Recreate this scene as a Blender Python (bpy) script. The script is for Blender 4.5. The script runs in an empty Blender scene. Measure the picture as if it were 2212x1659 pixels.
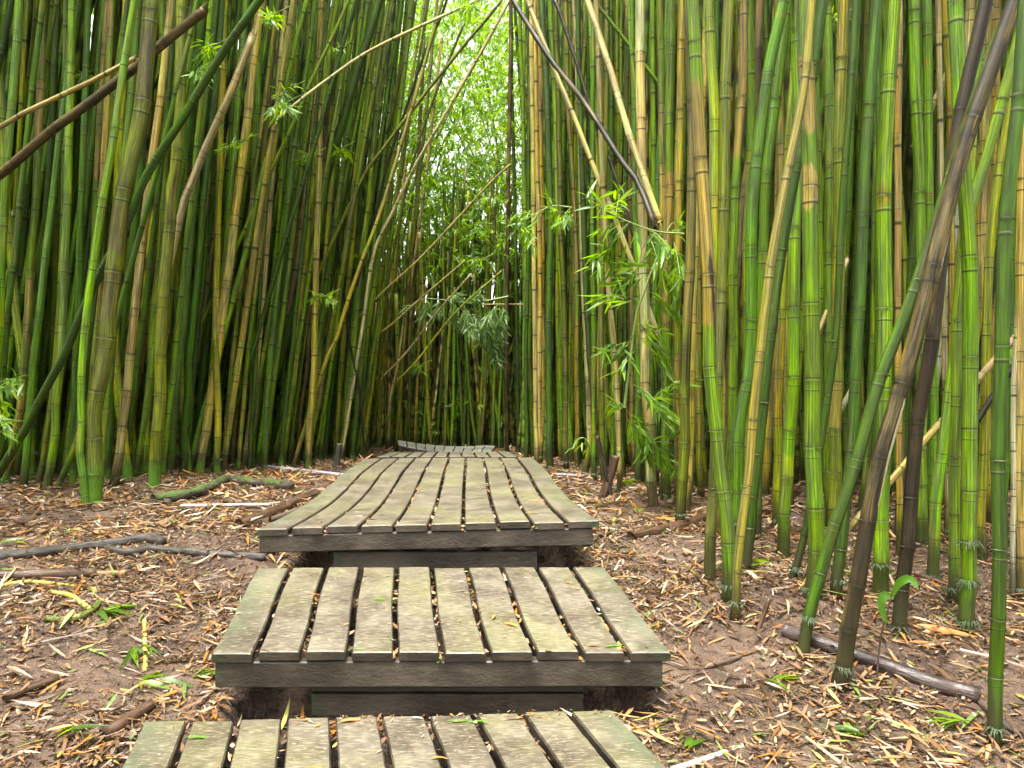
import bpy, math, random
import numpy as np
rng = np.random.default_rng(7)
random.seed(7)
sc = bpy.context.scene
COL = sc.collection
FPX, CX, HZ = 1660.0, 1106.0, 829.5      # focal length, centre and horizon of the photograph at 2212 px width
CAMZ = 1.3

# ------------------------------------------------------------------ helpers
def world(x, y, d):
    return np.array([(x-CX)/FPX*d, d, CAMZ-(y-HZ)/FPX*d])
KY = [-4, 0, 1.5, 2.5, 3.0, 3.5, 4.2, 5, 6, 8, 10, 12, 16, 30]
KZ = [-1.75, -1.42, -1.28, -1.16, -1.06, -.96, -.88, -.83, -.80, -.82, -.96, -1.02, -1.14, -1.5]
def ground(X, Y):
    X = np.asarray(X, float); Y = np.asarray(Y, float)
    z = np.interp(Y, KY, KZ)
    z = z + .035*np.sin(1.7*X+.6*Y+1)*np.sin(1.3*Y-.5*X) + .018*np.sin(4.1*X+2)*np.sin(3.7*Y+1.2*X) + .008*np.sin(9.3*X-3.1*Y)*np.sin(8.1*Y+2.7*X)
    z = z + .005*np.sin(23*X+7*Y)*np.sin(21*Y-9*X+1) + .0035*np.sin(47*X-13*Y+2)*np.sin(43*Y+11*X)
    z = z + .07*np.clip((-X-1.2)/1.5, 0, 1)*np.clip((5.5-Y)/2, 0, 1)
    return z + CAMZ
def on_ground(x, y, lift=0.0):
    d = 4.0
    for _ in range(60):
        h = CAMZ - (ground((x-CX)/FPX*d, d)+lift)
        d = .5*d + .5*min(40, max(1.0, h*FPX/max(y-HZ, 8)))
    return world(x, y, d)

def tag(o, label=None, cat=None, group=None, kind=None):
    if label: o['label'] = label
    if cat: o['category'] = cat
    if group: o['group'] = group
    if kind: o['kind'] = kind
    return o
def empty(name, loc):
    o = bpy.data.objects.new(name, None); COL.objects.link(o); o.location = loc; o.empty_display_size = .1
    return o
def mk(name, V, F, mat, attrs=None, parent=None, smooth=True, origin=None):
    V = np.asarray(V, np.float32); F = np.asarray(F, np.int32)
    if origin is not None: V = V - np.asarray(origin, np.float32)
    me = bpy.data.meshes.new(name)
    me.vertices.add(len(V)); me.vertices.foreach_set('co', V.ravel())
    n, k = F.shape
    me.loops.add(n*k); me.loops.foreach_set('vertex_index', F.ravel())
    me.polygons.add(n); me.polygons.foreach_set('loop_start', np.arange(0, n*k, k, dtype=np.int32))
    me.polygons.foreach_set('use_smooth', np.full(n, smooth))
    for an, a in (attrs or {}).items():
        a = np.asarray(a, np.float32)
        if a.ndim == 1:
            at = me.attributes.new(an, 'FLOAT', 'POINT'); at.data.foreach_set('value', a)
        else:
            at = me.attributes.new(an, 'FLOAT_VECTOR', 'POINT'); at.data.foreach_set('vector', a.ravel())
    me.update(calc_edges=True)
    me.validate()
    me.materials.append(mat)
    o = bpy.data.objects.new(name, me); COL.objects.link(o)
    if origin is not None: o.location = origin
    if parent is not None:
        o.parent = parent
        o.location = np.asarray(o.location) - np.asarray(parent.location)
    return o

# ------------------------------------------------------------------ materials
class NT:
    def __init__(s, name):
        s.m = bpy.data.materials.new(name); s.m.use_nodes = True
        s.t = s.m.node_tree; s.t.nodes.clear()
        s.out = s.t.nodes.new('ShaderNodeOutputMaterial')
    def n(s, typ, ins=None, **kw):
        nd = s.t.nodes.new('ShaderNode'+typ)
        for k, v in kw.items(): setattr(nd, k, v)
        for k, v in (ins or {}).items():
            if isinstance(v, bpy.types.NodeSocket): s.t.links.new(v, nd.inputs[k])
            else: nd.inputs[k].default_value = v
        return nd
    def attr(s, name): return s.n('Attribute', attribute_name=name)
    def math(s, op, a, b=None, c=None, clamp=False):
        d = {0: a}
        if b is not None: d[1] = b
        if c is not None: d[2] = c
        return s.n('Math', d, operation=op, use_clamp=clamp).outputs[0]
    def ramp(s, v, a, b, lo=0., hi=1.):
        return s.n('MapRange', {0: v, 1: a, 2: b, 3: lo, 4: hi}, interpolation_type='SMOOTHSTEP').outputs[0]
    def mix(s, f, a, b, mode='MIX'):
        nd = s.t.nodes.new('ShaderNodeMix'); nd.data_type = 'RGBA'; nd.blend_type = mode
        for i, v in ((0, f), (6, a), (7, b)):
            if isinstance(v, bpy.types.NodeSocket): s.t.links.new(v, nd.inputs[i])
            else: nd.inputs[i].default_value = v if i == 0 else (*v, 1)
        return nd.outputs[2]
    def noise(s, vec, scale, detail=3, rough=.55, out=0):
        v = s.n('VectorMath', {0: vec, 1: scale}, operation='MULTIPLY').outputs[0] if not isinstance(scale, (int, float)) else vec
        return s.n('TexNoise', {'Vector': v, 'Scale': scale if isinstance(scale, (int, float)) else 1., 'Detail': detail, 'Roughness': rough}).outputs[out]
    def bump(s, h, strength, dist): return s.n('Bump', {'Height': h, 'Strength': strength, 'Distance': dist}).outputs[0]
    def done(s, sh): s.t.links.new(sh, s.out.inputs[0]); return s.m

def mat_bamboo():
    t = NT('bamboo_skin')
    bc = t.attr('bc').outputs['Vector']; c1 = t.attr('c1').outputs['Color']; c2 = t.attr('c2').outputs['Color']
    par = t.n('SeparateXYZ', {0: t.attr('par').outputs['Vector']}); patch, dark, moss = par.outputs
    nd = t.attr('nd').outputs['Fac']; iid = t.attr('iid').outputs['Fac']; pb = t.n('SeparateXYZ', {0: t.attr('pb').outputs['Vector']}).outputs; hg = t.attr('hg').outputs['Fac']
    streak = t.noise(bc, (9, 9, 1.6), 4, .6)
    fine = t.noise(bc, (24, 24, 3.5), 2, .5)
    pn = t.noise(bc, (.85, .85, 2.6), 4, .62)
    v = t.math('ADD', pn, t.math('MULTIPLY', t.math('SUBTRACT', iid, .5), .30))
    v = t.math('ADD', v, t.math('MULTIPLY', t.math('SUBTRACT', streak, .5), .30))
    v = t.math('ADD', v, pb[0])
    thr = t.math('MULTIPLY_ADD', patch, -.56, .80)
    m = t.ramp(t.math('SUBTRACT', v, thr), -.045, .045)
    c = t.mix(m, c1, c2)
    # slow tone drift between internodes and along the stem
    tone = t.noise(bc, (.5, .5, .9), 2, .5)
    hsv = t.n('HueSaturation', {'Hue': t.math('MULTIPLY_ADD', iid, .022, .496), 'Saturation': t.ramp(tone, .3, .7, .86, 1.1),
              'Value': t.math('MULTIPLY', t.ramp(tone, .25, .75, .78, 1.22), t.math('MULTIPLY_ADD', iid, .22, .89)), 'Color': c})
    c = hsv.outputs[0]
    c = t.mix(t.ramp(streak, .34, .66, .0, .72), c, (.016, .018, .006), 'MIX')
    c = t.n('HueSaturation', {'Value': t.ramp(fine, .42, .70, .92, 1.35), 'Color': c}).outputs[0]
    # lichen and dirt smudges
    sm = t.noise(bc, (2.6, 2.6, 4.5), 5, .72)
    c = t.mix(t.ramp(t.math('MULTIPLY_ADD', dark, .30, t.math('SUBTRACT', sm, .74)), -.03, .10, 0., .88), c, (.016, .012, .008))
    dk = t.math('ADD', pb[1], t.math('MULTIPLY', t.math('SUBTRACT', t.math('MULTIPLY_ADD', streak, .6, t.math('MULTIPLY', sm, .4)), .5), 1.6))
    c = t.mix(t.math('MULTIPLY', t.ramp(dk, .35, .75, 0., .93), t.ramp(pb[1], .01, .1)), c, (.016, .012, .008))
    sp = t.noise(bc, (16, 16, 40), 2, .5)
    mot = t.noise(bc, (5.5, 5.5, 3.2), 5, .7)
    c = t.mix(t.ramp(mot, .48, .66, 0, .55), c, (.028, .032, .008))
    mid = t.noise(bc, (1.3, 1.3, 3.4), 4, .68)
    c = t.n('HueSaturation', {'Value': t.ramp(mid, .32, .68, .62, 1.38), 'Saturation': t.ramp(mid, .35, .65, .92, 1.05), 'Color': c}).outputs[0]
    c = t.mix(t.ramp(sp, .70, .76, 0, .6), c, (.03, .022, .012))
    pale = t.noise(bc, (3.1, 3.1, 7.), 3, .6)
    c = t.mix(t.ramp(pale, .66, .74, 0, .22), c, (.25, .29, .10))
    # nodes: pale waxy line under a dark scar
    ring = t.n('MapRange', {0: t.math('ABSOLUTE', t.math('SUBTRACT', nd, .0025)), 1: .0018, 2: .0048, 3: 1., 4: 0.}).outputs[0]
    c = t.mix(t.math('MULTIPLY', ring, .85), c, (.02, .018, .01))
    wax = t.n('MapRange', {0: t.math('ABSOLUTE', t.math('ADD', nd, .0055)), 1: .0015, 2: .0035, 3: 1., 4: 0.}).outputs[0]
    c = t.mix(t.math('MULTIPLY', wax, t.ramp(dark, .15, .5, .16, .0)), c, (.36, .40, .20))
    blk = t.n('MapRange', {0: t.math('ABSOLUTE', nd), 1: .004, 2: .045, 3: 1., 4: 0.}).outputs[0]
    c = t.mix(t.math('MULTIPLY', t.math('MULTIPLY', blk, t.ramp(dark, .25, .7, 0, .9)), t.ramp(sm, .35, .62)), c, (.013, .010, .007))
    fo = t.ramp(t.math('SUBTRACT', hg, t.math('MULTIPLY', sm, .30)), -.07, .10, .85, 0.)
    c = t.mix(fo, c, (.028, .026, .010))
    # moss at the foot
    mn = t.noise(bc, (2.2, 2.2, 7), 4, .65)
    mm = t.ramp(t.math('SUBTRACT', t.math('MULTIPLY', moss, t.math('MULTIPLY_ADD', mn, 2.0, -.2)), hg), -.05, .07)
    mm = t.math('MULTIPLY', mm, t.ramp(moss, 0.01, .08))
    c = t.mix(t.math('MULTIPLY', mm, .85), c, t.mix(fine, (.035, .10, .008), (.13, .26, .022)))
    rough = t.math('MAXIMUM', t.ramp(sm, .3, .7, .36, .56), t.math('MULTIPLY', mm, .9))
    h = t.math('ADD', t.math('MULTIPLY', streak, .5), t.math('MULTIPLY', t.math('MULTIPLY', mm, mn), 5.))
    b = t.n('BsdfPrincipled', {'Base Color': c, 'Roughness': rough, 'Specular IOR Level': .21, 'Normal': t.bump(h, .6, .005)})
    return t.done(b.outputs[0])

def mat_leaf(name, trans=.45, rough=.36, spec=.5, hueboost=1.6):
    t = NT(name)
    c = t.attr('col').outputs['Color']
    lc = t.attr('lc').outputs['Vector']
    sx = t.n('SeparateXYZ', {0: lc}).outputs
    vein = t.math('ABSOLUTE', t.math('SINE', t.math('MULTIPLY', sx[0], 22.)))
    c = t.mix(t.ramp(vein, .0, .5, .16, 0.), c, (.02, .03, .006))
    n = t.noise(lc, (3., 8., 1.), 3)
    c = t.mix(t.ramp(n, .35, .7, .0, .28), c, t.mix(.5, c, (.30, .22, .08)))
    b = t.n('BsdfPrincipled', {'Base Color': c, 'Roughness': rough, 'Specular IOR Level': spec, 'Normal': t.bump(vein, .12, .001)})
    if trans <= 0: return t.done(b.outputs[0])
    tc = t.n('HueSaturation', {'Hue': .485, 'Saturation': 1.1, 'Value': hueboost, 'Color': c}).outputs[0]
    tr = t.n('BsdfTranslucent', {'Color': tc})
    mx = t.n('MixShader', {0: trans, 1: b.outputs[0], 2: tr.outputs[0]})
    return t.done(mx.outputs[0])

def mat_board(name, top, grey=False):
    t = NT(name)
    P = t.attr('bp').outputs['Vector']; pid = t.attr('pid').outputs['Fac']
    off = t.n('CombineXYZ', {0: t.math('MULTIPLY', pid, 7.3), 1: t.math('MULTIPLY', pid, 3.1), 2: 0.}).outputs[0]
    Q = t.n('VectorMath', {0: P, 1: off}, operation='ADD').outputs[0]
    grain = t.noise(Q, (26, 150, 150), 4, .65)
    blot = t.noise(Q, (5, 5, 5), 5, .65)
    big = t.noise(P, (1.5, 1.3, 1.3), 4, .6)
    pits = t.noise(Q, (90, 120, 120), 3, .6)
    nz = t.n('SeparateXYZ', {0: t.n('NewGeometry').outputs['Normal']}).outputs[2]
    if top:
        c = t.mix(t.ramp(blot, .36, .66), (.053, .042, .027), (.116, .099, .066))
        c = t.mix(t.ramp(big, .42, .62, 0, .75), c, (.115, .108, .042))
        c = t.mix(t.ramp(t.noise(Q, (2.2, 3, 3), 4, .7), .50, .66, 0, .6), c, (.046, .032, .020))
        c = t.mix(t.ramp(grain, .50, .68, 0, .75), c, (.25, .21, .14))
        c = t.mix(t.ramp(grain, .50, .32, 0, .6), c, (.045, .034, .022))
        ed = t.attr('ed').outputs['Fac']
        al = t.noise(P, (3.1, 3.1, 3.1), 4, .7)
        c = t.mix(t.math('MULTIPLY', t.ramp(ed, .15, .95), t.ramp(al, .35, .6, .05, .6)), c, (.066, .084, .042))
        c = t.mix(t.ramp(t.noise(Q, (34, 50, 50), 2, .5), .70, .745, 0, .75), c, (.29, .25, .18))
        rough = t.ramp(blot, .3, .7, .42, .66)
        # front end faces: wet, darker plastic under the weathered skin
        if grey: c = t.mix(.85, c, t.mix(t.ramp(blot, .3, .7), (.17, .17, .135), (.25, .245, .20)))  # far deck: sky sheen on its wet boards put into a paler base colour
        sd_ = t.attr('seam').outputs['Fac']
        c = t.mix(t.n('MapRange', {0: t.math('ABSOLUTE', sd_), 1: .0010, 2: .0032, 3: .75, 4: 0.}).outputs[0], c, (.035, .028, .018))
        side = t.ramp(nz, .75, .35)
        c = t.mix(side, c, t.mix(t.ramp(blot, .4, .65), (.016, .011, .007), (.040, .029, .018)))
        h = t.math('ADD', t.math('MULTIPLY', grain, 1.0), t.math('MULTIPLY', pits, .6))
        nb = t.bump(h, .55, .003)
    else:
        c = t.mix(t.ramp(blot, .35, .68), (.023, .018, .0125), (.056, .044, .031))
        al = t.noise(P, (2.3, 2.3, 5), 5, .7)
        c = t.mix(t.ramp(t.math('ADD', al, t.math('MULTIPLY', t.attr('ed').outputs['Fac'], .22)), .66, .82, 0, .7), c, (.030, .046, .020))
        c = t.mix(t.ramp(t.noise(P, (1.2, 1.2, 22), 4, .7), .60, .74, 0, .45), c, (.095, .078, .040))
        c = t.mix(t.ramp(pits, .70, .78, 0, .5), c, (.14, .12, .085))
        rough = t.ramp(blot, .3, .7, .34, .62)
        h = t.math('ADD', t.math('MULTIPLY', t.ramp(t.noise(Q, (22, 22, 46), 4, .75), .42, .62), 1.), t.math('MULTIPLY', pits, .5))
        nb = t.bump(h, .45, .0025)
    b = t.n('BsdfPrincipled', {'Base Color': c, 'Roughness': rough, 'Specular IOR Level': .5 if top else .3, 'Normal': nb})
    return t.done(b.outputs[0])

def mat_mud():
    t = NT('mud')
    P = t.n('TexCoord').outputs['Object']
    a = t.noise(P, 3.2, 6, .65); b_ = t.noise(P, 19., 5, .7); f = t.noise(P, 75., 4, .7)
    c = t.mix(t.ramp(a, .35, .65), (.056, .035, .024), (.140, .090, .060))
    c = t.mix(t.ramp(b_, .42, .66, 0, .65), c, (.150, .094, .058))
    c = t.mix(t.ramp(f, .55, .75, 0, .55), c, (.020, .014, .010))
    c = t.mix(t.ramp(t.noise(P, 1.3, 4, .6), .60, .72, 0, .5), c, (.055, .075, .022))
    rough = t.ramp(t.math('ADD', a, t.math('MULTIPLY', b_, .5)), .6, .95, .16, .62)
    h = t.math('ADD', t.math('MULTIPLY', b_, 1.4), t.math('MULTIPLY', f, .6))
    b = t.n('BsdfPrincipled', {'Base Color': c, 'Roughness': rough, 'Specular IOR Level': .5, 'Normal': t.bump(h, 1., .028)})
    return t.done(b.outputs[0])

def mat_wood(name, c1, c2, moss=0., rough=.45):
    t = NT(name)
    P = t.attr('bp').outputs['Vector']
    s = t.noise(P, (55, 55, 6), 5, .65); b_ = t.noise(P, (14, 14, 9), 5, .65)
    c = t.mix(t.ramp(s, .35, .68), c1, c2)
    c = t.mix(t.ramp(b_, .52, .70, 0, .7), c, tuple(x*.25 for x in c1))
    if moss > 0:
        nz = t.n('SeparateXYZ', {0: t.n('NewGeometry').outputs['Normal']}).outputs[2]
        mm = t.ramp(t.math('ADD', t.math('MULTIPLY', t.noise(P, (9, 9, 5), 4, .7), 1.2), t.math('MULTIPLY', nz, .25)), 1.05-moss*.7, 1.2-moss*.7)
        c = t.mix(t.math('MULTIPLY', mm, .9), c, t.mix(s, (.022, .042, .007), (.07, .11, .016)))
        h = t.math('ADD', s, t.math('MULTIPLY', mm, .8))
    else: h = s
    b = t.n('BsdfPrincipled', {'Base Color': c, 'Roughness': rough, 'Specular IOR Level': .28, 'Normal': t.bump(h, .8, .008)})
    return t.done(b.outputs[0])

def mat_plain(name, c, rough=.6):
    t = NT(name)
    P = t.n('TexCoord').outputs['Object']
    n = t.noise(P, 60., 3, .6)
    col = t.mix(n, tuple(x*.6 for x in c), tuple(min(1, x*1.4) for x in c))
    b = t.n('BsdfPrincipled', {'Base Color': col, 'Roughness': rough})
    return t.done(b.outputs[0])

M_BAM = mat_bamboo()
M_LEAF = mat_leaf('living_leaf', .52, .32, .5, 1.8)
M_DRY = mat_leaf('dry_leaf', .08, .30, .5, 1.1)
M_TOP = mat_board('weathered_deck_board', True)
M_TOP_SHEEN = mat_board('sky_sheen_deck_board', True, True)
M_FAS = mat_board('wet_fascia_board', False)
M_MUD = mat_mud()
M_BROWN = mat_wood('wet_brown_culm', (.035, .020, .012), (.105, .062, .036), 0, .33)
M_ROOT = mat_wood('grey_root_bark', (.026, .022, .017), (.080, .068, .055), .12, .55)
M_MOSSY = mat_wood('mossy_root_bark', (.03, .024, .015), (.08, .062, .042), .55, .75)
M_PALE = mat_wood('pale_dry_stick', (.36, .27, .20), (.62, .50, .42), 0, .4)
M_STICK = mat_wood('grey_brown_stick', (.035, .024, .017), (.12, .085, .06), 0, .42)
M_YEL = mat_wood('yellow_rhizome', (.28, .22, .04), (.50, .42, .10), .25, .4)
M_FRILL = mat_plain('rootlet', (.040, .060, .024), .8)
M_CREAM = mat_plain('torn_fibre', (.42, .38, .25), .6)
M_TWIG = mat_plain('green_twig', (.17, .24, .05), .45)

# ------------------------------------------------------------------ culms
def smooth_path(P, step):
    """Catmull-Rom through the points, resampled at equal steps; returns points and arc lengths"""
    P = np.asarray(P, float)
    Q = np.vstack([2*P[0]-P[1], P, 2*P[-1]-P[-2]])
    out = []
    for i in range(len(P)-1):
        p0, p1, p2, p3 = Q[i:i+4]
        n = max(4, int(np.linalg.norm(p2-p1)/step*2))
        tt = np.linspace(0, 1, n, endpoint=False)[:, None]
        out.append(.5*((2*p1)+(p2-p0)*tt+(2*p0-5*p1+4*p2-p3)*tt**2+(3*p1-p0-3*p2+p3)*tt**3))
    out.append(P[-1:]); out = np.vstack(out)
    s = np.concatenate([[0], np.cumsum(np.linalg.norm(np.diff(out, axis=0), axis=1))])
    return out, s
def at(path, s, q):
    return np.stack([np.interp(q, s, path[:, i]) for i in range(3)], axis=1)

def culm_mesh(P, r0, taper, c1, c2, par, seed, sides, lod, gz, spacing=1., zig=1., nodes_from_base=True):
    """A jointed bamboo stem along the points P; returns vertices, quads and attributes"""
    R = np.random.default_rng(seed)
    path, s = smooth_path(P, .15)
    Ltot = s[-1]
    # joint positions: short internodes at the foot, longer above
    nodes = []; q = R.uniform(.04, .12)
    while q < Ltot:
        nodes.append(q)
        base = .15+.37*min(1, q/1.6) if nodes_from_base else .36
        q += base*spacing*R.uniform(.82, 1.18)*(.7+.3*min(1.4, r0/.036))
    nodes = np.array(nodes) if nodes else np.array([Ltot*.5])
    k = max(.55, r0/.036)
    if lod == 0: offs = np.array([-.030, -.010, -.0055, -.0005, .004, .010, .030])*1.0; rad = np.array([1., 1.01, 1.035, 1.035, .99, 1.022, 1.])
    elif lod == 1: offs = np.array([-.02, -.004, .002, .012]); rad = np.array([1., 1.075, 1.0, 1.025])
    else: offs = np.array([-.012, .0, .012]); rad = np.array([1., 1.07, 1.])
    offs = offs*k
    S = [0.]; Rm = [1.]; ND = [.06]; II = [R.random()]
    for j, a in enumerate(nodes):
        iid0 = II[-1]; iid1 = R.random()
        for o, m in zip(offs, rad):
            if S[-1] < a+o < Ltot-.001:
                S.append(a+o); Rm.append(m); ND.append(o/k); II.append(iid0 if o <= .001 else iid1)
        nx = nodes[j+1] if j+1 < len(nodes) else Ltot
        if lod < 2:
            mids = (.3, .5, .7) if lod == 0 else (.5,)
            for f in mids:
                q = a+(nx-a)*f
                if S[-1]+.002 < q < Ltot-.001: S.append(q); Rm.append(.985 if lod else (.985, .975, .985)[mids.index(f)]); ND.append(.06); II.append(iid1)
    S.append(Ltot); Rm.append(1.); ND.append(.06); II.append(II[-1])
    S = np.array(S); Rm = np.array(Rm); ND = np.clip(np.array(ND), -.06, .06); II = np.array(II)
    C = at(path, s, S)
    # slight kink at every joint
    kn = np.concatenate([[0], nodes, [Ltot]])
    kk = R.normal(0, 1, (len(kn), 3))*r0*.16*zig; kk[:, 2] = 0; kk[0] = 0
    C = C + np.stack([np.interp(S, kn, kk[:, i]) for i in range(3)], axis=1)
    T = np.gradient(C, axis=0); T /= np.linalg.norm(T, axis=1)[:, None]+1e-9
    ref = np.array([0, 1., 0]) if abs(T[len(T)//2][1]) < .9 else np.array([1., 0, 0])
    U = np.cross(ref, T); U /= np.linalg.norm(U, axis=1)[:, None]+1e-9
    W = np.cross(T, U)
    th = np.linspace(0, 2*np.pi, sides, endpoint=False)
    rr = r0*(1-taper*np.clip(S/7., 0, 1.25))*Rm
    if nodes_from_base: rr = rr*(1+.22*np.exp(-S/.045))
    rr = np.maximum(rr, .003)
    co, si = np.cos(th), np.sin(th)
    V = C[:, None]+rr[:, None, None]*(co[None, :, None]*U[:, None]+si[None, :, None]*W[:, None])
    n = len(S)
    ii = np.arange(n-1)[:, None]*sides; jj = np.arange(sides)[None]; j2 = (jj+1) % sides
    F = np.stack([ii+jj, ii+j2, ii+sides+j2, ii+sides+jj], axis=2).reshape(-1, 4)
    V = V.reshape(-1, 3)
    # end caps
    c0 = len(V); V = np.vstack([V, C[0:1], C[-1:]])
    a = np.arange(0, sides, 2)
    cap0 = np.stack([np.full(len(a), c0), (a+2) % sides, a+1, a], axis=1) if sides % 2 == 0 else np.zeros((0, 4), int)
    b = (n-1)*sides
    cap1 = np.stack([np.full(len(a), c0+1), b+a, b+(a+1) % sides, b+(a+2) % sides], axis=1) if sides % 2 == 0 else np.zeros((0, 4), int)
    F = np.vstack([F, cap0, cap1])
    rep = lambda x: np.concatenate([np.repeat(x, sides), x[:1], x[-1:]])
    bc = np.stack([np.concatenate([np.tile(co, n), [0, 0]])+seed % 97*3.1, np.concatenate([np.tile(si, n), [0, 0]])+seed % 31*1.7, rep(S)+seed % 53*11.], axis=1)
    nv = len(V)
    A = {'bc': bc, 'c1': np.tile(c1, (nv, 1)), 'c2': np.tile(c2, (nv, 1)), 'par': np.tile(par, (nv, 1)),
         'nd': rep(ND), 'iid': rep(II), 'hg': V[:, 2]-gz}
    return V, F, A, (nodes, path, s, rr)

PAL = {  # base colour, patch colour, patch amount, smudge amount
 'green': ((.105, .215, .022), (.31, .29, .045), .34, .16), 'bright': ((.120, .225, .020), (.34, .36, .05), .28, .08),
 'mid': ((.070, .155, .018), (.22, .22, .04), .30, .22), 'dark': ((.034, .078, .013), (.08, .10, .025), .28, .30),
 'blue': ((.058, .135, .034), (.15, .20, .05), .25, .20), 'yellowgreen': ((.215, .270, .026), (.42, .31, .045), .42, .12),
 'olive': ((.115, .140, .026), (.22, .165, .055), .38, .28), 'greentan': ((.090, .175, .022), (.36, .235, .085), .50, .22),
 'yellow': ((.40, .29, .075), (.25, .27, .04), .28, .14), 'tan': ((.52, .36, .16), (.58, .43, .21), .5, .30),
 'orange': ((.56, .36, .125), (.36, .33, .06), .22, .20), 'pale': ((.62, .46, .24), (.66, .52, .32), .5, .18),
 'brown': ((.170, .098, .052), (.30, .19, .105), .45, .55), 'darkbrown': ((.070, .040, .022), (.25, .145, .07), .30, .80),
 'pink': ((.44, .31, .18), (.50, .36, .21), .5, .32), 'black': ((.022, .016, .012), (.06, .04, .025), .4, .9),
 'white': ((.78, .70, .60), (.66, .56, .44), .5, .12), 'olivedark': ((.060, .080, .016), (.15, .11, .035), .42, .3)}
def vivid(c, s=1.38):
    c = np.array(c); l = c @ np.array([.2126, .7152, .0722]); return np.clip(l+(c-l)*s, .004, .9)
GRN = ('green', 'bright', 'mid', 'dark', 'blue', 'yellowgreen', 'olive', 'greentan', 'olivedark')
PAL = {k: (vivid(a, 1.45)*np.array([2.2, 1.24, .42])*.88 if k in GRN else vivid(a, 1.10)*np.array([.95, 1.03, .78])*(.80 if k not in ('darkbrown', 'black', 'brown') else .55), vivid(b, 1.10)*np.array([.95, 1.03, .78])*(.78 if k not in ('darkbrown', 'black', 'brown') else .55), c, d) for k, (a, b, c, d) in PAL.items()}
CAP = {'olive': .86, 'olivedark': .86, 'yellowgreen': .80, 'bright': .58, 'green': .58, 'greentan': .60, 'mid': .54, 'dark': .54, 'blue': .48}
for k_, f_ in CAP.items():
    a_ = PAL[k_][0]; a_[0] = min(a_[0], f_*a_[1])
WORD = {'green': 'green', 'bright': 'bright green', 'mid': 'mid-green', 'dark': 'dark green', 'blue': 'blue-green', 'yellowgreen': 'yellow-green', 'olive': 'olive',
 'greentan': 'tan-blotched green', 'yellow': 'yellow', 'tan': 'tan', 'orange': 'orange-tan', 'pale': 'pale straw', 'brown': 'brown', 'darkbrown': 'dark brown',
 'pink': 'pinkish brown', 'black': 'blackened', 'white': 'bleached', 'olivedark': 'dark olive'}

class Culm: pass
CULMS = []
def culm_px(pts, w, typ, label=None, lm=None, d=None, dtop=0., free=False, moss=0., frill=0, side=None, extra=None, group=None, spacing=1., bands=None, darks=None):
    """A stem traced through picture points, first one at its foot (unless free: hung or broken at both ends, depth d)"""
    c = Culm(); x0, y0 = pts[0]
    if d is None: d = on_ground(x0, y0)[1]
    n = len(pts); P = []
    ymax, ymin = pts[0][1], pts[-1][1]
    for (x, y) in pts:
        f = (ymax-y)/max(1, ymax-ymin)
        P.append(world(x, y, d+dtop*f))
    P = np.array(P)
    if not free:
        P[0, 2] = ground(P[0, 0], P[0, 1])-.04
        tv = P[-1]-P[max(0, len(P)-2)]; tv = tv/np.linalg.norm(tv)
        top = 6.2+random.random()*2.2
        k = 0
        while P[-1, 2] < top and k < 8:
            tv = tv+np.array([0, 0, .05]); tv /= np.linalg.norm(tv); P = np.vstack([P, P[-1]+tv*1.2]); k += 1
    c.P = P; c.d = d; c.r = w/2/FPX*d*.95; c.typ = typ; c.label = label; c.lm = lm; c.free = free; c.moss = moss; c.frill = frill; c.traced = True
    c.side = side or ('left' if P[0, 0] < -.45*1 else 'right'); c.extra = extra; c.group = group; c.taper = .12 if not free else .0; c.spacing = spacing; c.bands = bands; c.darks = darks
    CULMS.append(c); return c
# ---- right stand
culm_px([(1807,1482),(1863,1180),(1902,990),(1985,697),(2078,330),(2194,0)], 36, 'darkbrown', 'thick torn dark brown culm leaning outward, its bark split open in cream fibres', 'the torn brown culm', extra='torn', darks=[(905, 1260), (250, 345), (60, 130)])
culm_px([(1937,1366),(1976,978),(2010,740),(2064,297),(2131,-5)], 31, 'darkbrown', 'dark brown leaning culm with blackened foot and top, just behind the torn brown one', 'the black-footed culm', darks=[(960, 1500), (-100, 300)])
culm_px([(1725,1412),(1775,1225),(1840,1038),(1900,836),(1985,605),(2072,324),(2150,100),(2190,0)], 27, 'dark', 'plain green culm leaning outward in front of the torn brown culm, rootlets at its foot', 'the green leaning culm', frill=1)
culm_px([(2149,1604),(2158,1050),(2170,549),(2196,250),(2216,0)], 31, 'dark', 'dark green culm rooted nearest the viewer, with a bare straight stem', 'the nearest dark green culm', frill=1)
culm_px([(2091,1363),(2095,800),(2094,560),(2082,280),(2068,0)], 34, 'bright', 'thick fresh green culm with a skirt of rootlets at its foot', 'the rootlet-skirted culm', frill=2, bands=[])
culm_px([(2056,1300),(2066,978),(2068,747),(2088,496),(2128,355),(2156,250),(2212,40)], 24, 'bright', 'bright green culm bending outward behind the torn brown culm', 'the bending bright culm', frill=1)
culm_px([(2118,1215),(2128,800),(2136,560),(2150,430),(2184,231),(2206,60)], 20, 'yellowgreen', 'yellow-green culm tilting outward behind the rootlet-skirted culm', None)
culm_px([(2206,1290),(2204,800),(2208,300),(2212,0)], 20, 'orange', 'orange-tan culm standing behind the nearest dark green culm', None)
culm_px([(2009,1250),(2035,995),(2060,800),(2085,500),(2100,200),(2120,0)], 25, 'green', 'green culm tilted across the pale bleached pole', None, frill=1)
culm_px([(1901,1285),(1905,950),(1908,600),(1914,372),(1926,100),(1931,0)], 34, 'green', 'thick upright green culm with faint tan blotches between the green-grey and torn culms', 'the thick blotched culm', frill=1, bands=[(285, 320), (390, 470), (686, 725)])
culm_px([(1944,1200),(1940,697),(1939,400),(1941,180),(1942,0)], 15, 'orange', 'thin orange-tan culm with black rings beside the thick blotched culm', None)
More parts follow.
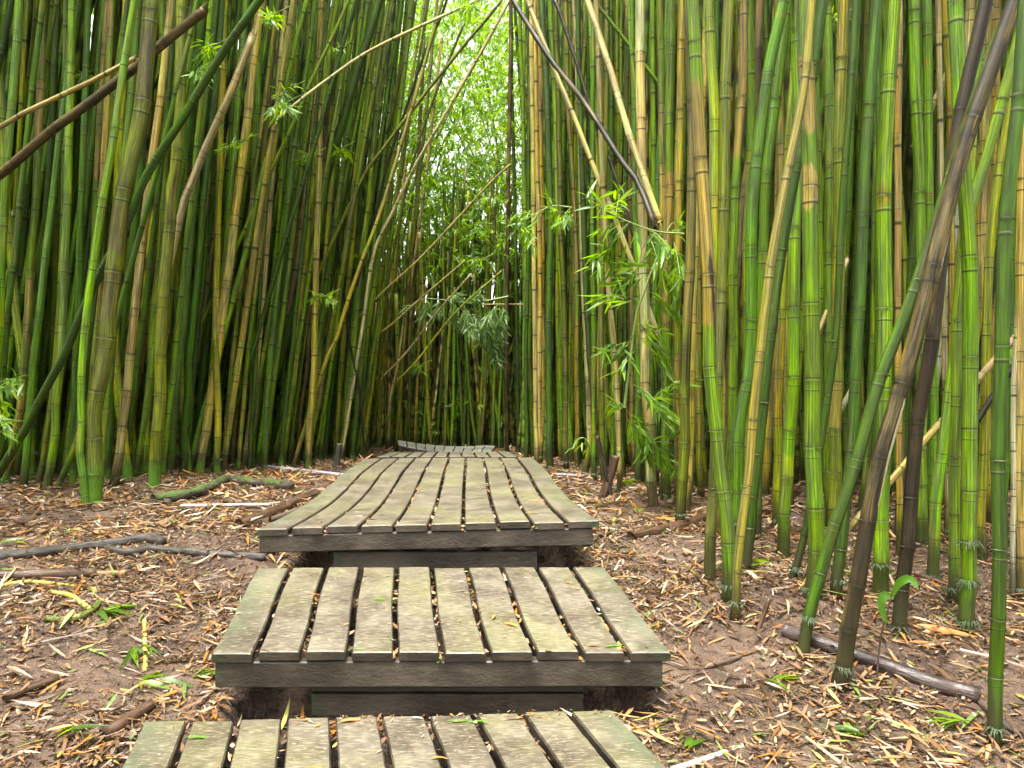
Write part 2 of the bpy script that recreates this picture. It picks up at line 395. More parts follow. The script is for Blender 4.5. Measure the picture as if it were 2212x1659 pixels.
culm_px([(1806,1290),(1828,1080),(1840,955),(1848,788),(1863,592),(1870,372),(1886,132),(1896,0)], 26, 'dark', 'dusky green-grey culm with long dull internodes next to the thick blotched culm', 'the green-grey culm', frill=1)
culm_px([(1752,1290),(1762,1170),(1757,950),(1756,820),(1752,560),(1751,302),(1747,98),(1749,0)], 37, 'greentan', 'thickest upright culm, green with broad tan patches and pale lichen spots', 'the thickest tan-patched culm', frill=1, bands=[(120, 270), (365, 445), (0, 20)])
culm_px([(1692,1200),(1701,1000),(1709,846),(1716,593),(1719,496),(1725,231),(1723,83),(1722,0)], 28, 'bright', 'glowing yellow-green thick culm with a cut-off looking foot', 'the glowing green culm', bands=[(980, 1120)])
culm_px([(1585,1335),(1600,1145),(1617,1010),(1632,846),(1647,717),(1666,578),(1694,413),(1730,228),(1748,60)], 21, 'yellow', 'slim shiny yellow and green striped culm slanting in front of the others', 'the shiny yellow culm')
culm_px([(1605,1225),(1645,906),(1671,681),(1711,413),(1758,150),(1780,0)], 24, 'dark', 'dark green culm slanting outward behind the shiny yellow culm', 'the dark slanting culm')
culm_px([(1677,1140),(1680,955),(1681,824),(1690,640),(1699,500),(1712,200),(1718,0)], 21, 'yellowgreen', 'yellow-green culm with orange streaks between the glowing and dark slanting culms', None, frill=1, bands=[(690, 930)])
culm_px([(1588,1190),(1600,904),(1622,753),(1628,415),(1663,145),(1692,0)], 27, 'mid', 'mid-green culm bent outward above head height behind the shiny yellow culm', None, bands=[(0, 60)])
culm_px([(1632,1165),(1640,800),(1648,583),(1656,395),(1680,180),(1704,0)], 24, 'mid', 'mid-green culm running parallel to the bent one beside it', None)
culm_px([(1702,1255),(1742,1138),(1785,879),(1805,701),(1817,493),(1835,246),(1850,0)], 17, 'dark', 'slim dark culm crossing over the tan-patched culm with a curved foot', 'the slim crossing culm')
culm_px([(1800,1185),(1808,800),(1815,331),(1817,177),(1823,0)], 26, 'yellowgreen', 'yellow and green streaked culm rising behind the slim crossing culm', None)
culm_px([(1992,1180),(1990,700),(1984,390),(1974,205),(1974,0)], 24, 'bright', 'bright clean green culm with pale rings beyond the torn brown culm', 'the clean bright culm', bands=[])
culm_px([(2018,1180),(2012,700),(2004,390),(2002,117),(2000,0)], 22, 'green', 'green culm with two short tan bands high on its stem', None, bands=[(115, 155), (405, 440)])
culm_px([(2048,1160),(2040,700),(2035,430),(2032,280),(2027,0)], 13, 'pink', 'thin mauve-brown dead culm standing among the bright green ones', None)
culm_px([(2064,1150),(2056,600),(2050,220),(2043,0)], 15, 'yellow', 'thin orange and green culm beside the mauve-brown dead culm', None)
culm_px([(1572,1295),(1573,1258),(1568,1126),(1553,1021),(1541,889),(1533,735),(1523,563),(1515,374),(1503,159),(1496,0)], 31, 'greentan', 'thick leaning culm with a long tan band and a black soot streak', 'the soot-streaked culm', extra='soot', frill=1, bands=[(165, 720)])
culm_px([(1532,1245),(1541,1050),(1549,900),(1557,700),(1564,390),(1569,162),(1575,0)], 26, 'olive', 'olive culm rising close behind the soot-streaked culm', None)
culm_px([(1468,1136),(1475,1050),(1481,833),(1484,684),(1491,500),(1496,250),(1486,0)], 23, 'olive', 'olive-brown culm nearest the leafy spray with a dark stained upper stem', 'the stained olive culm', bands=[(0, 700)], darks=[(690, 850)])
culm_px([(1485,1108),(1490,1011),(1493,919),(1495,803),(1498,671),(1503,549),(1512,300),(1530,0)], 17, 'orange', 'slim orange-yellow culm tight against the stained olive culm', None)
culm_px([(1412,1092),(1402,950),(1395,797),(1394,680),(1390,500),(1388,364),(1386,197),(1384,0)], 23, 'pale', 'pale straw upright culm with dark rings behind the leafy spray', 'the pale straw culm', frill=1)
culm_px([(1442,1060),(1434,700),(1428,317),(1427,150),(1425,0)], 19, 'greentan', 'green and tan culm standing just behind the pale straw culm', None)
culm_px([(1437,1080),(1440,760),(1443,362),(1448,218),(1455,0)], 22, 'greentan', 'brown-based culm, green above, between the pale straw and stained olive culms', None, bands=[(370, 700)])
culm_px([(1462,1090),(1464,700),(1466,463),(1471,165),(1476,0)], 17, 'yellow', 'culm banded in alternating yellow and green next to the stained olive culm', None, bands=[(150, 225), (290, 345), (410, 465), (560, 800)])
culm_px([(1418,1050),(1414,600),(1411,300),(1408,0)], 13, 'green', 'slim green culm squeezed behind the pale straw culm', None)
culm_px([(1560,1160),(1552,800),(1543,377),(1541,225),(1533,100),(1531,0)], 25, 'yellowgreen', 'bright yellow-green culm behind the soot-streaked culm', None)
culm_px([(1580,1150),(1582,800),(1586,504),(1591,340),(1602,173),(1606,0)], 21, 'greentan', 'green culm with a tan upper stem beside the brown dead pole', None, bands=[(-50, 345)])
culm_px([(1552,1100),(1578,760),(1595,549),(1603,443),(1632,245),(1643,0)], 20, 'brown', 'brown dead culm leaning out from behind the soot-streaked culm', 'the brown dead pole')
culm_px([(1610,1130),(1613,700),(1622,300),(1618,0)], 20, 'green', 'green culm just behind the brown dead pole', None)
# broken and leaning stems of the right stand
culm_px([(1416,490),(1379,397),(1338,341),(1255,212),(1185,122),(1113,7),(1090,-40)], 14, 'darkbrown', 'dark broken culm slanting steeply across the path edge, its lower end snapped', 'the dark diagonal', d=4.9, dtop=1.2, free=True, side='right')
culm_px([(1500,1050),(1440,780),(1390,640),(1344,516),(1334,480),(1298,397),(1248,271),(1192,142),(1139,0),(1120,-60)], 13, 'pale', 'long pale straw culm leaning toward the path under the dark diagonal', 'the long pale leaner', d=5.6, dtop=.5, side='right')
culm_px([(1425,480),(1420,463),(1381,357),(1341,228),(1321,155),(1295,79),(1268,0),(1255,-60)], 16, 'tan', 'tan broken culm with black rings leaning toward the path, its end cut', 'the tan broken leaner', d=5.0, dtop=.6, free=True, side='right')
culm_px([(1410,640),(1357,470),(1338,403),(1295,284),(1258,175),(1215,46),(1195,-10)], 10, 'darkbrown', 'thin purplish dark culm leaning between the two pale leaning culms', None, d=6.2, dtop=.6, free=True, side='right')
culm_px([(1450,216),(1410,162),(1361,99),(1281,0),(1250,-38)], 8, 'bright', 'thin bright green stem slanting behind the pale straw culm', None, d=6., free=True, side='right')
culm_px([(1385,420),(1377,231),(1362,99),(1356,-20)], 8, 'bright', 'thin fresh green shoot hanging beside the pale straw culm', None, d=5.6, free=True, side='right')
culm_px([(1340,1062),(1336,950),(1331,813),(1323,707),(1312,565),(1306,463),(1295,182),(1288,0)], 13, 'tan', 'tan dead culm with a mauve cast rising behind the leafy spray', 'the tan culm behind the spray', side='right')
culm_px([(1276,1010),(1268,800),(1262,640),(1258,548),(1255,385),(1245,100),(1240,0)], 12, 'pink', 'pinkish brown culm with widely spaced dark rings at the path edge', None, side='right')
culm_px([(1245,1008),(1247,850),(1246,740),(1246,549),(1235,363),(1225,200),(1222,0)], 11, 'yellow', 'thin yellow-brown culm in the dark row by the path', None, side='right')
culm_px([(1166,1003),(1165,770),(1166,600),(1160,350),(1155,0)], 12, 'orange', 'brightest orange-tan culm in the dark row along the path', 'the orange culm in the dark row', side='right')
culm_px([(1160,1010),(1156,760),(1154,549),(1150,300),(1148,0)], 11, 'orange', 'second orange-tan culm, touching the brightest one in the dark row', None, side='right')
culm_px([(1187,1010),(1185,760),(1190,500),(1180,200),(1170,0)], 16, 'dark', 'dark green culm, thickest in the row along the path', 'the thick dark row culm', side='right')
culm_px([(1137,995),(1137,760),(1141,500),(1143,162),(1140,0)], 10, 'dark', 'thin dark culm near the end of the row along the path', None, side='right')
culm_px([(1095,988),(1093,800),(1095,600),(1100,300),(1104,0)], 10, 'brown', 'brown culm at the very corner where the row meets the far clearing', 'the corner culm', side='right')
culm_px([(1222,1015),(1220,760),(1214,549),(1208,300),(1200,0)], 13, 'olivedark', 'dark olive culm beside the thin yellow-brown one in the row', None, side='right')
culm_px([(1283,1035),(1283,700),(1280,400),(1283,0)], 13, 'mid', 'mid-green culm beside the pinkish brown one at the path edge', None, side='right')
culm_px([(1303,1045),(1300,800),(1302,560),(1310,200),(1312,0)], 13, 'olive', 'olive culm just before the tan dead culm in the row', None, side='right')
culm_px([(1838,1140),(1923,1041),(1995,955),(2052,892),(2151,777),(2214,712),(2300,610)], 16, 'tan', 'tan dead pole lying aslant behind the upright culms', 'the aslant tan pole', d=3.9, free=True, side='right')
culm_px([(1990,1130),(2015,929),(2022,846),(2037,720),(2052,582),(2118,165),(2142,0)], 13, 'white', 'bleached near-white slim pole behind the black-footed culm', 'the bleached pole', side='right')
culm_px([(2100,905),(2124,734),(2151,580),(2176,440),(2200,300)], 15, 'black', 'black rotten pole behind the rootlet-skirted culm', None, d=4.2, free=True, side='right')
culm_px([(2092,935),(2114,906),(2151,846),(2215,760)], 13, 'black', 'short blackened stem aslant below the tan pole', None, d=3.8, free=True, side='right')
culm_px([(2186,1228),(2188,1097),(2190,850),(2200,600)], 12, 'white', 'whitish dry stem standing behind the nearest dark green culm', None, d=3.5, side='right')
culm_px([(1760,740),(1795,650),(1830,560)], 12, 'pink', 'short pinkish stick wedged aslant between upright green culms', None, d=4.6, free=True, side='right')
culm_px([(1972,318),(2010,240),(2060,125)], 12, 'pale', 'pale stick slanting across the bright culms high up', None, d=4.8, free=True, side='right')
culm_px([(1805,905),(1830,860),(1850,815)], 11, 'white', 'pale snapped stick wedged beside the green-grey culm', None, d=4.2, free=True, side='right')
# ---- left stand
culm_px([(207,1090),(205,982),(205,899),(220,806),(228,694),(248,578),(263,433),(303,248),(321,50),(326,0)], 36, 'olive', 'thickest olive culm with brown bands and a heavily mossed foot', 'the thick mossy culm', moss=.36, frill=1, bands=[(50, 225), (430, 545), (585, 690)])
culm_px([(-35,1095),(30,968),(99,840),(149,747),(215,588),(271,489),(317,377),(397,251),(476,122),(559,0)], 18, 'dark', 'straight dark green culm crossing the stand at a steep slant', 'the dark slanting green culm', d=5.75, dtop=-.65)
culm_px([(-60,420),(13,367),(106,288),(212,205),(281,155),(334,109),(440,23)], 21, 'brown', 'thick brown broken culm propped aslant with a snapped end', 'the brown broken pole', d=5.5, free=True, side='left')
culm_px([(-40,300),(17,265),(50,245),(185,182),(291,126)], 11, 'tan', 'thin tan broken culm running parallel above the thick brown broken one', None, d=5.35, free=True, side='left')
culm_px([(360,590),(393,463),(400,427),(456,294),(509,175),(546,76)], 17, 'pink', 'pinkish tan dead culm tilted toward the path with a tapering broken tip', 'the pinkish broken culm', d=6.3, free=True, side='left')
culm_px([(433,1022),(437,970),(445,926),(455,850),(470,760),(483,661),(499,549),(511,443),(526,321),(542,188),(559,40),(563,0)], 20, 'orange', 'orange-tan culm leaning toward the path, green only at foot and head', 'the orange leaning culm', moss=.14, darks=[])
culm_px([(337,1055),(337,975),(342,886),(347,783),(354,658),(360,549),(370,397),(380,360),(393,195),(397,0)], 26, 'olive', 'stout yellow-olive culm with a bright green mossy foot', 'the stout olive culm', moss=.26)
culm_px([(185,1094),(176,995),(174,932),(175,830),(183,707),(198,568),(225,410),(256,218),(271,132),(294,0)], 17, 'green', 'slim green culm with mossy curved foot beside the thickest olive culm', 'the slim mossy-footed culm', moss=.40)
culm_px([(277,1040),(274,995),(263,935),(258,866),(248,777),(246,697),(244,600),(256,350),(275,0)], 20, 'yellowgreen', 'yellow-green culm bowing at its mossy foot behind the thickest olive culm', 'the bowed yellow-green culm', moss=.22)
culm_px([(291,1018),(288,982),(281,922),(281,853),(279,773),(279,684),(281,565),(292,300),(305,0)], 19, 'yellowgreen', 'green culm with a yellow upper band and hooked foot', None, moss=.12, bands=[(540, 670)])
culm_px([(311,1025),(314,939),(319,873),(327,787),(331,697),(341,601),(352,430),(356,180),(352,0)], 18, 'bright', 'bright green culm between the stout olive culm and the thickest one', None, moss=.1)
culm_px([(402,1025),(402,988),(397,942),(393,876),(389,800),(389,719),(380,635),(384,549),(396,400),(418,200),(430,0)], 17, 'green', 'green culm with a wavy stem between the stout and orange leaning culms', 'the wavy green culm', moss=.18)
culm_px([(68,1038),(68,979),(63,916),(55,830),(43,744),(30,645),(20,540),(10,380),(0,200)], 18, 'yellowgreen', 'yellow-olive culm leaning away from the path with a frayed rootlet collar', 'the frayed-collar culm', moss=.14, frill=2)
culm_px([(-16,1010),(0,780),(10,671),(22,549),(55,430),(65,298),(78,113),(89,0)], 25, 'green', 'thick green culm at the edge of view tilting inward', None)
culm_px([(40,1000),(70,700),(92,430),(105,200),(114,132),(136,0)], 20, 'mid', 'mid-green culm tilting inward near the edge of view', None)
culm_px([(60,1000),(95,500),(122,139),(152,31),(162,-10)], 13, 'tan', 'tan dead culm tilting inward behind the broken poles', None)
culm_px([(20,1000),(12,650),(22,314),(30,198),(36,76),(43,0)], 15, 'pink', 'pinkish tan culm standing near the edge of view', None)
culm_px([(232,1003),(226,700),(225,291),(228,136),(231,0)], 23, 'bright', 'light green thick culm passing behind both broken poles', 'the light green culm')
culm_px([(248,990),(250,600),(246,300),(249,0)], 17, 'green', 'green culm close beside the light green thick one', None)
culm_px([(322,1000),(326,600),(327,350),(331,198),(330,0)], 17, 'blue', 'blue-green culm rising beside the thickest olive culm', None)
culm_px([(344,1000),(343,560),(343,240),(342,30)], 8, 'orange', 'thin orange-tan culm beside the blue-green one', None)
culm_px([(470,1022),(470,890),(466,640),(470,549),(471,443),(476,314),(481,212),(484,0)], 16, 'yellowgreen', 'upright yellow-green culm crossing behind the orange leaning culm', 'the upright yellow-green culm', moss=.16)
culm_px([(489,992),(496,880),(506,780),(519,615),(540,400),(560,200)], 14, 'mid', 'mid-green culm leaning alongside the orange leaning culm', None)
culm_px([(542,1008),(544,922),(546,734),(546,549),(552,300),(560,0)], 18, 'green', 'clean upright green culm between the orange leaning and yellow culms', 'the clean upright culm', moss=.1, bands=[])
culm_px([(590,985),(588,846),(585,777),(579,641),(570,480),(560,300)], 9, 'olive', 'thin olive culm leaning away from the path by the clean upright culm', None)
culm_px([(666,1012),(669,929),(674,856),(679,787),(679,707),(681,621),(684,549),(689,298),(689,185),(694,0)], 15, 'yellow', 'yellow-tan upright culm at the front corner of the stand', 'the yellow corner culm', moss=.08)
culm_px([(640,930),(672,740),(690,640),(695,549),(701,463),(717,377),(731,318),(750,192),(764,96),(777,0)], 11, 'pink', 'pale pinkish culm leaning toward the path beside the yellow corner culm', None)
culm_px([(545,1003),(588,830),(605,780),(644,648),(668,582),(697,413),(721,324),(744,251),(767,165),(793,86),(820,0)], 22, 'dark', 'thick dark green culm leaning strongly toward the path', 'the thick dark leaner')
culm_px([(560,1000),(592,830),(605,763),(625,658),(638,582),(645,549),(651,496),(663,400),(676,290),(690,100),(700,0)], 14, 'pink', 'pinkish brown thick culm leaning under the thick dark leaner', 'the pinkish leaner')
culm_px([(642,1008),(648,906),(654,853),(661,800),(672,640),(690,450)], 8, 'brown', 'thin brown-black stem beside the yellow corner culm', None)
culm_px([(700,995),(694,899),(687,830),(680,720),(676,600)], 8, 'brown', 'thin reddish brown stem on the path side of the yellow corner culm', None)
culm_px([(631,1000),(632,900),(636,700),(640,500),(660,200),(668,0)], 12, 'olive', 'olive culm between the yellow corner and clean upright culms', None)
culm_px([(610,1000),(612,800),(614,600),(628,300),(634,0)], 12, 'green', 'slender green culm standing under the pinkish leaner', None)
culm_px([(630,990),(696,800),(729,727),(744,674),(764,615),(787,549),(820,463),(866,314),(905,180)], 9, 'yellow', 'long yellow-tan leaner rising over the path end', 'the long yellow leaner', d=7.8, side='left')
culm_px([(735,985),(780,720),(806,549),(846,463),(899,354),(959,251),(1055,83)], 8, 'pale', 'long pale leaning culm reaching into the bright gap of sky', 'the long pale sky leaner', d=8.6, side='left')
culm_px([(838,972),(843,863),(853,820),(866,734),(883,641),(896,549),(915,420),(935,250)], 8, 'tan', 'tan curved slim culm near the path end', None, side='left')
culm_px([(650,660),(697,571),(780,390),(846,298),(906,218),(969,139),(1084,0)], 8, 'olive', 'thin olive leaner slanting far across the path opening', 'the far-slanting olive stem', d=8.2, free=True, side='left')
culm_px([(585,268),(701,175),(800,109),(975,26),(1045,-4)], 7, 'pale', 'thin pale straw pole leaning nearly flat high over the path', 'the flat pale pole', d=6.9, free=True, side='left')
culm_px([(770,620),(813,456),(840,347),(869,258),(912,132),(962,10),(970,-20)], 6, 'black', 'thin blackish leaner in front of the bright foliage', None, d=8.6, free=True, side='left')
culm_px([(830,640),(860,500),(880,400),(912,281),(950,180),(1002,50)], 6, 'olivedark', 'thin dark olive leaner beside the blackish one', None, d=9.2, free=True, side='left')
culm_px([(836,290),(883,79),(896,0)], 7, 'olivedark', 'short-looking dark stem before the upper foliage', None, d=9., free=True, side='left')
culm_px([(764,694),(830,628),(916,549),(1045,410),(1104,354)], 4.6, 'tan', 'thin tan pole slanting low across the path end', 'the low tan slant', d=9.0, free=True, side='left')
culm_px([(820,720),(846,701),(902,651),(1005,562)], 4.6, 'tan', 'thin tan slanting pole below the low tan slant', None, d=9.2, free=True, side='left')
culm_px([(820,820),(879,760),(939,681),(1018,592)], 4.6, 'pink', 'pinkish thin pole slanting to the leafy arch', None, d=9.3, free=True, side='left')
culm_px([(850,830),(902,777),(982,677),(1084,585)], 4.6, 'yellowgreen', 'thin yellow-green pole slanting longest over the far clearing', None, d=9.4, free=True, side='left')
culm_px([(790,972),(777,846),(760,760),(745,650)], 6, 'black', 'thin black stem leaning back from the path end', None, d=8.6, side='left')
culm_px([(855,975),(868,800),(884,600),(905,400)], 9, 'olive', 'olive culm standing before the twisted far platform', None, side='left')
culm_px([(882,972),(884,800),(892,600),(906,300)], 9, 'olivedark', 'dark olive culm rising just before the twisted far platform', None, side='left')
culm_px([(1340,655),(1210,657),(1040,658)], 4, 'tan', 'thin horizontal tan stick stuck across the far clearing', None, d=10.2, free=True, side='right')
# ------------------------------------------------------------------ the crowd of culms filling the stands
LY = [-1, 0, 3, 5, 5.6, 7, 7.5, 9, 10, 11.4, 12.6, 13]; LX = [-3.6, -3.5, -3.6, -3.35, -3.1, -2.75, -2.3, -1.75, -1.75, -2.6, -2.6, 9]
RY = [-1, 0, 2, 2.6, 3.2, 4, 5, 6, 7, 8, 8.5, 9, 12, 12.6]; RX = [2.6, 2.4, 2.0, 1.75, 1.5, 1.3, 1.15, .85, .65, .38, .12, .05, -.1, -3]
def mixpick(names, wts): return rng.choice(names, p=np.array(wts)/sum(wts))
placed = [(c.P[0, 0], c.P[0, 1]) for c in CULMS if not c.free]
def try_fill(n, xr, yr, test, mind, leanf, names, wts, rr):
    k = 0
    pl = np.array(placed)
    for _ in range(n):
        X = rng.uniform(*xr); Y = rng.uniform(*yr)
        if not test(X, Y): continue
        if len(pl) and np.min((pl[:, 0]-X)**2+(pl[:, 1]-Y)**2) < mind**2: continue
        placed.append((X, Y)); pl = np.vstack([pl, [X, Y]]) if len(pl) else np.array([[X, Y]])
        z = ground(X, Y)
        ax, ay = leanf(X, Y)
        H = rng.uniform(6.2, 8.6) if not (Y > 11.5 and -3.2 < X < .6) else rng.uniform(2.2, 4.6); H = min(H, 2.2+.5*Y+rng.uniform(0, .5)) if (Y > 7 and -4.6 < X < 2.6) else H; bow = rng.normal(0, .022); bx = rng.normal(0, .05)
        zz = np.array([-.04, .07*H, .16*H, .3*H, .48*H, .7*H, H])
        px = X+ax*zz+bow*np.sin(zz*.8+rng.uniform(0, 6))+bx*np.exp(-zz*1.5)
        py = Y+ay*zz+rng.normal(0, .03)*np.sin(zz)
        c = Culm(); c.P = np.stack([px, py, z+zz], axis=1); c.d = Y; c.r = rng.uniform(*rr); c.typ = mixpick(names, wts); c.label = None; c.lm = None; c.free = False
        c.moss = max(0, rng.normal(.05, .06)) if X < 0 else 0.; c.frill = 0; c.traced = False; c.side = 'left' if X < -.9 else 'right'; c.extra = None; c.bands = None; c.darks = None; c.group = None; c.taper = .35; c.spacing = 1.
        if Y > 11.5: c.side = 'far'
        CULMS.append(c); k += 1
    return k
inL = lambda X, Y: X < np.interp(Y, LY, LX)-.12
inR = lambda X, Y: X > np.interp(Y, RY, RX)+.12+(.55 if Y < 4.2 else 0)
def leanL(X, Y):
    e = max(0, np.interp(Y, LY, LX)-X)
    return (rng.normal(.105, .032)+.07*math.exp(-e/.6)*max(0, min(1, (Y-6.6)/2))-(.05 if Y > 9.3 else 0)+(rng.random() < (.05 if Y < 8 else 0))*rng.uniform(.1, .4), rng.normal(.0, .035))
def leanR(X, Y): return (rng.normal(.012, .03)+(rng.random() < .02)*rng.uniform(-.1, .25), rng.normal(0, .035))
gL = ['green', 'bright', 'mid', 'dark', 'blue', 'yellowgreen', 'olive', 'greentan', 'tan', 'orange', 'pink', 'brown', 'yellow']
nL = [try_fill(9000, (-6.4, -1.5), (5.9, 12.6), inL, .118, leanL, gL, [26, 11, 24, 20, 9, 12, 5, 5, 2.5, 1.6, .5, .4, 3], (.020, .035)),
      try_fill(140, (-7.5, -3.0), (.5, 6), lambda X, Y: X < -.70*Y-.45, .30, leanL, gL, [26, 11, 24, 20, 9, 12, 5, 5, 2.5, 1.6, .5, .4, 3], (.03, .045))]
nR = [try_fill(7000, (.1, 5.2), (5.4, 12.6), inR, .122, leanR, gL, [22, 9, 24, 22, 5, 12, 7, 6, 2.5, 2.5, .5, .8, 2], (.019, .034)),
      try_fill(260, (1.7, 6), (3.9, 5.6), inR, .21, leanR, gL, [18, 14, 14, 10, 5, 14, 5, 10, 3, 3, 2, 2, 3], (.025, .042)),
      try_fill(50, (2.2, 6.5), (.4, 3.9), lambda X, Y: X > .70*Y+.45, .36, leanR, gL, [18, 14, 14, 10, 5, 14, 5, 10, 3, 3, 2, 2, 3], (.03, .042))]
nF = try_fill(5000, (-5.5, 5.), (11.6, 16.), lambda X, Y: True, .135, lambda X, Y: (rng.normal(.03, .06)+(rng.random() < .12)*rng.uniform(-.5, .5), rng.normal(0, .03)),
              ['olive', 'olivedark', 'green', 'mid', 'dark', 'yellowgreen', 'yellow', 'tan', 'brown', 'orange'], [24, 12, 14, 14, 6, 16, 6, 4, 4, 3], (.020, .034))
print('fill', nL, nR, nF, len(CULMS))

# which of them the photograph's viewpoint shows largest: those become things of their own, the rest one mass
SW, SH = 553, 415
zb = np.full((SH, SW), 1e9); idb = np.full((SH, SW), -1)
for ci, c in enumerate(CULMS):
    path, s = smooth_path(c.P, .15)
    q = np.linspace(0, s[-1], 420); p = at(path, s, q)
    ok = p[:, 1] > .3
    xs = ((p[:, 0]/p[:, 1])*FPX+CX)/4; ys = (HZ-(p[:, 2]-CAMZ)/p[:, 1]*FPX)/4; hw = np.maximum(.5, c.r/p[:, 1]*FPX/4)
    c.vis = 0
    for i in np.nonzero(ok & (ys > -3) & (ys < SH+2))[0][:-1]:
        y0, y1 = sorted((ys[i], ys[i+1] if i+1 < len(ys) else ys[i]))
        x0, x1 = int(round(xs[i]-hw[i])), int(round(xs[i]+hw[i]))
        if x1 <= 0 or x0 >= SW: continue
        r0, r1 = max(0, int(y0)), min(SH, int(y1)+1)
        if r1 <= r0: continue
        sl = (slice(r0, r1), slice(max(0, x0), min(SW, max(x1, x0+1))))
        m = zb[sl] > p[i, 1]
        zb[sl][m] = p[i, 1]; idb[sl][m] = ci
cnt = np.bincount(idb[idb >= 0].ravel(), minlength=len(CULMS))
for c, k in zip(CULMS, cnt): c.vis = int(k)
for c in CULMS:
    path, s = smooth_path(c.P, .15)
    pr = np.stack([path[:, 0]/path[:, 1]*FPX+CX, HZ-(path[:, 2]-CAMZ)/path[:, 1]*FPX], axis=1)
    i = np.argmin(abs(pr[:, 1]-700)); c.mx = pr[i, 0]
NT_ = sum(c.traced for c in CULMS)
rest = sorted([c for c in CULMS if not c.traced], key=lambda c: -c.vis)
indiv = [c for c in CULMS if c.traced] + [c for c in rest[:298-NT_] if c.vis > 12]
mass = [c for c in rest if c not in set(indiv)]
print('individual', len(indiv), 'mass', len(mass))

# labels for the untraced ones: their colour and the landmark culm they stand nearest to
def base(c): return np.array([c.P[0, 0], c.P[0, 1]])
LMS = [c for c in CULMS if c.lm and not c.free]
ORD = ['', 'second ', 'third ', 'fourth ', 'fifth ', 'sixth ', 'seventh ', 'eighth ', 'ninth ', 'tenth ', 'eleventh ', 'twelfth ', 'thirteenth ', 'fourteenth ', 'fifteenth ', 'sixteenth ', 'seventeenth ', 'eighteenth ']
byk = {}
for c in indiv:
    if c.label: continue
    if c.side == 'far': continue
    l = min((l for l in LMS if l.side == c.side), key=lambda l: np.linalg.norm((base(l)-base(c))*np.array([1.6, .6])))
    byk.setdefault((WORD[c.typ], l.lm), []).append((np.linalg.norm(base(l)-base(c)), id(c), c))
for (wd, lm), L in byk.items():
    for k, (_, _, c) in enumerate(sorted(L)):
        lean = (c.P[3, 0]-c.P[0, 0])/2.2
        size = 'slim' if c.r < .031 else 'medium' if c.r < .038 else 'thick'
        how = 'upright' if abs(lean) < .06 else 'strongly leaning' if abs(lean) > .2 else 'slightly tilted'
        c.label = f"{size} {how} {wd} culm, {ORD[k]}closest of its colour to {lm}"
        if len(c.label.split()) > 15: c.label = f"{how.split()[-1]} {wd} culm, {ORD[k]}nearest its colour to {lm}"
for c in indiv:
    if not c.label:
        c.label = f"thin {WORD[c.typ]} culm in the crowded far grove behind the twisted platform"
        c.group = f"far {WORD[c.typ]} culms behind the path"
    if not c.group: c.group = {'left': 'culms of the leaning stand', 'right': 'culms of the upright stand', 'far': 'culms of the far grove'}[c.side]

def jit(col, R, a=.10): return np.array(col)*np.exp(R.normal(0, a))*np.exp(R.normal(0, .04, 3))
def frill_mesh(center, axis, r, n, L, R):
    """A collar of short drooping rootlets round a joint near the ground"""
    th = R.uniform(0, 2*np.pi, n)
    V = []; F = []
    for i, a in enumerate(th):
        o = np.array([math.cos(a), math.sin(a), 0]); tn = np.array([-math.sin(a), math.cos(a), 0])
        l = L*R.uniform(.5, 1.2); p0 = center+o*r*1.0+np.array([0, 0, R.uniform(-.006, .008)]); w = R.uniform(.0012, .0026)
        p1 = p0+o*l*R.uniform(.3, .7)+tn*R.normal(0, .004)+np.array([0, 0, -l*R.uniform(.1, .5)]); p2 = p1+o*l*R.uniform(0, .35)+np.array([0, 0, -l*R.uniform(.3, .7)])
        b = len(V); V += [p0-tn*w, p0+tn*w, p1+tn*w*.8, p1-tn*w*.8, p2+tn*w*.2, p2-tn*w*.2]
        F += [[b, b+1, b+2, b+3], [b+3, b+2, b+4, b+5]]
    return np.array(V), np.array(F)

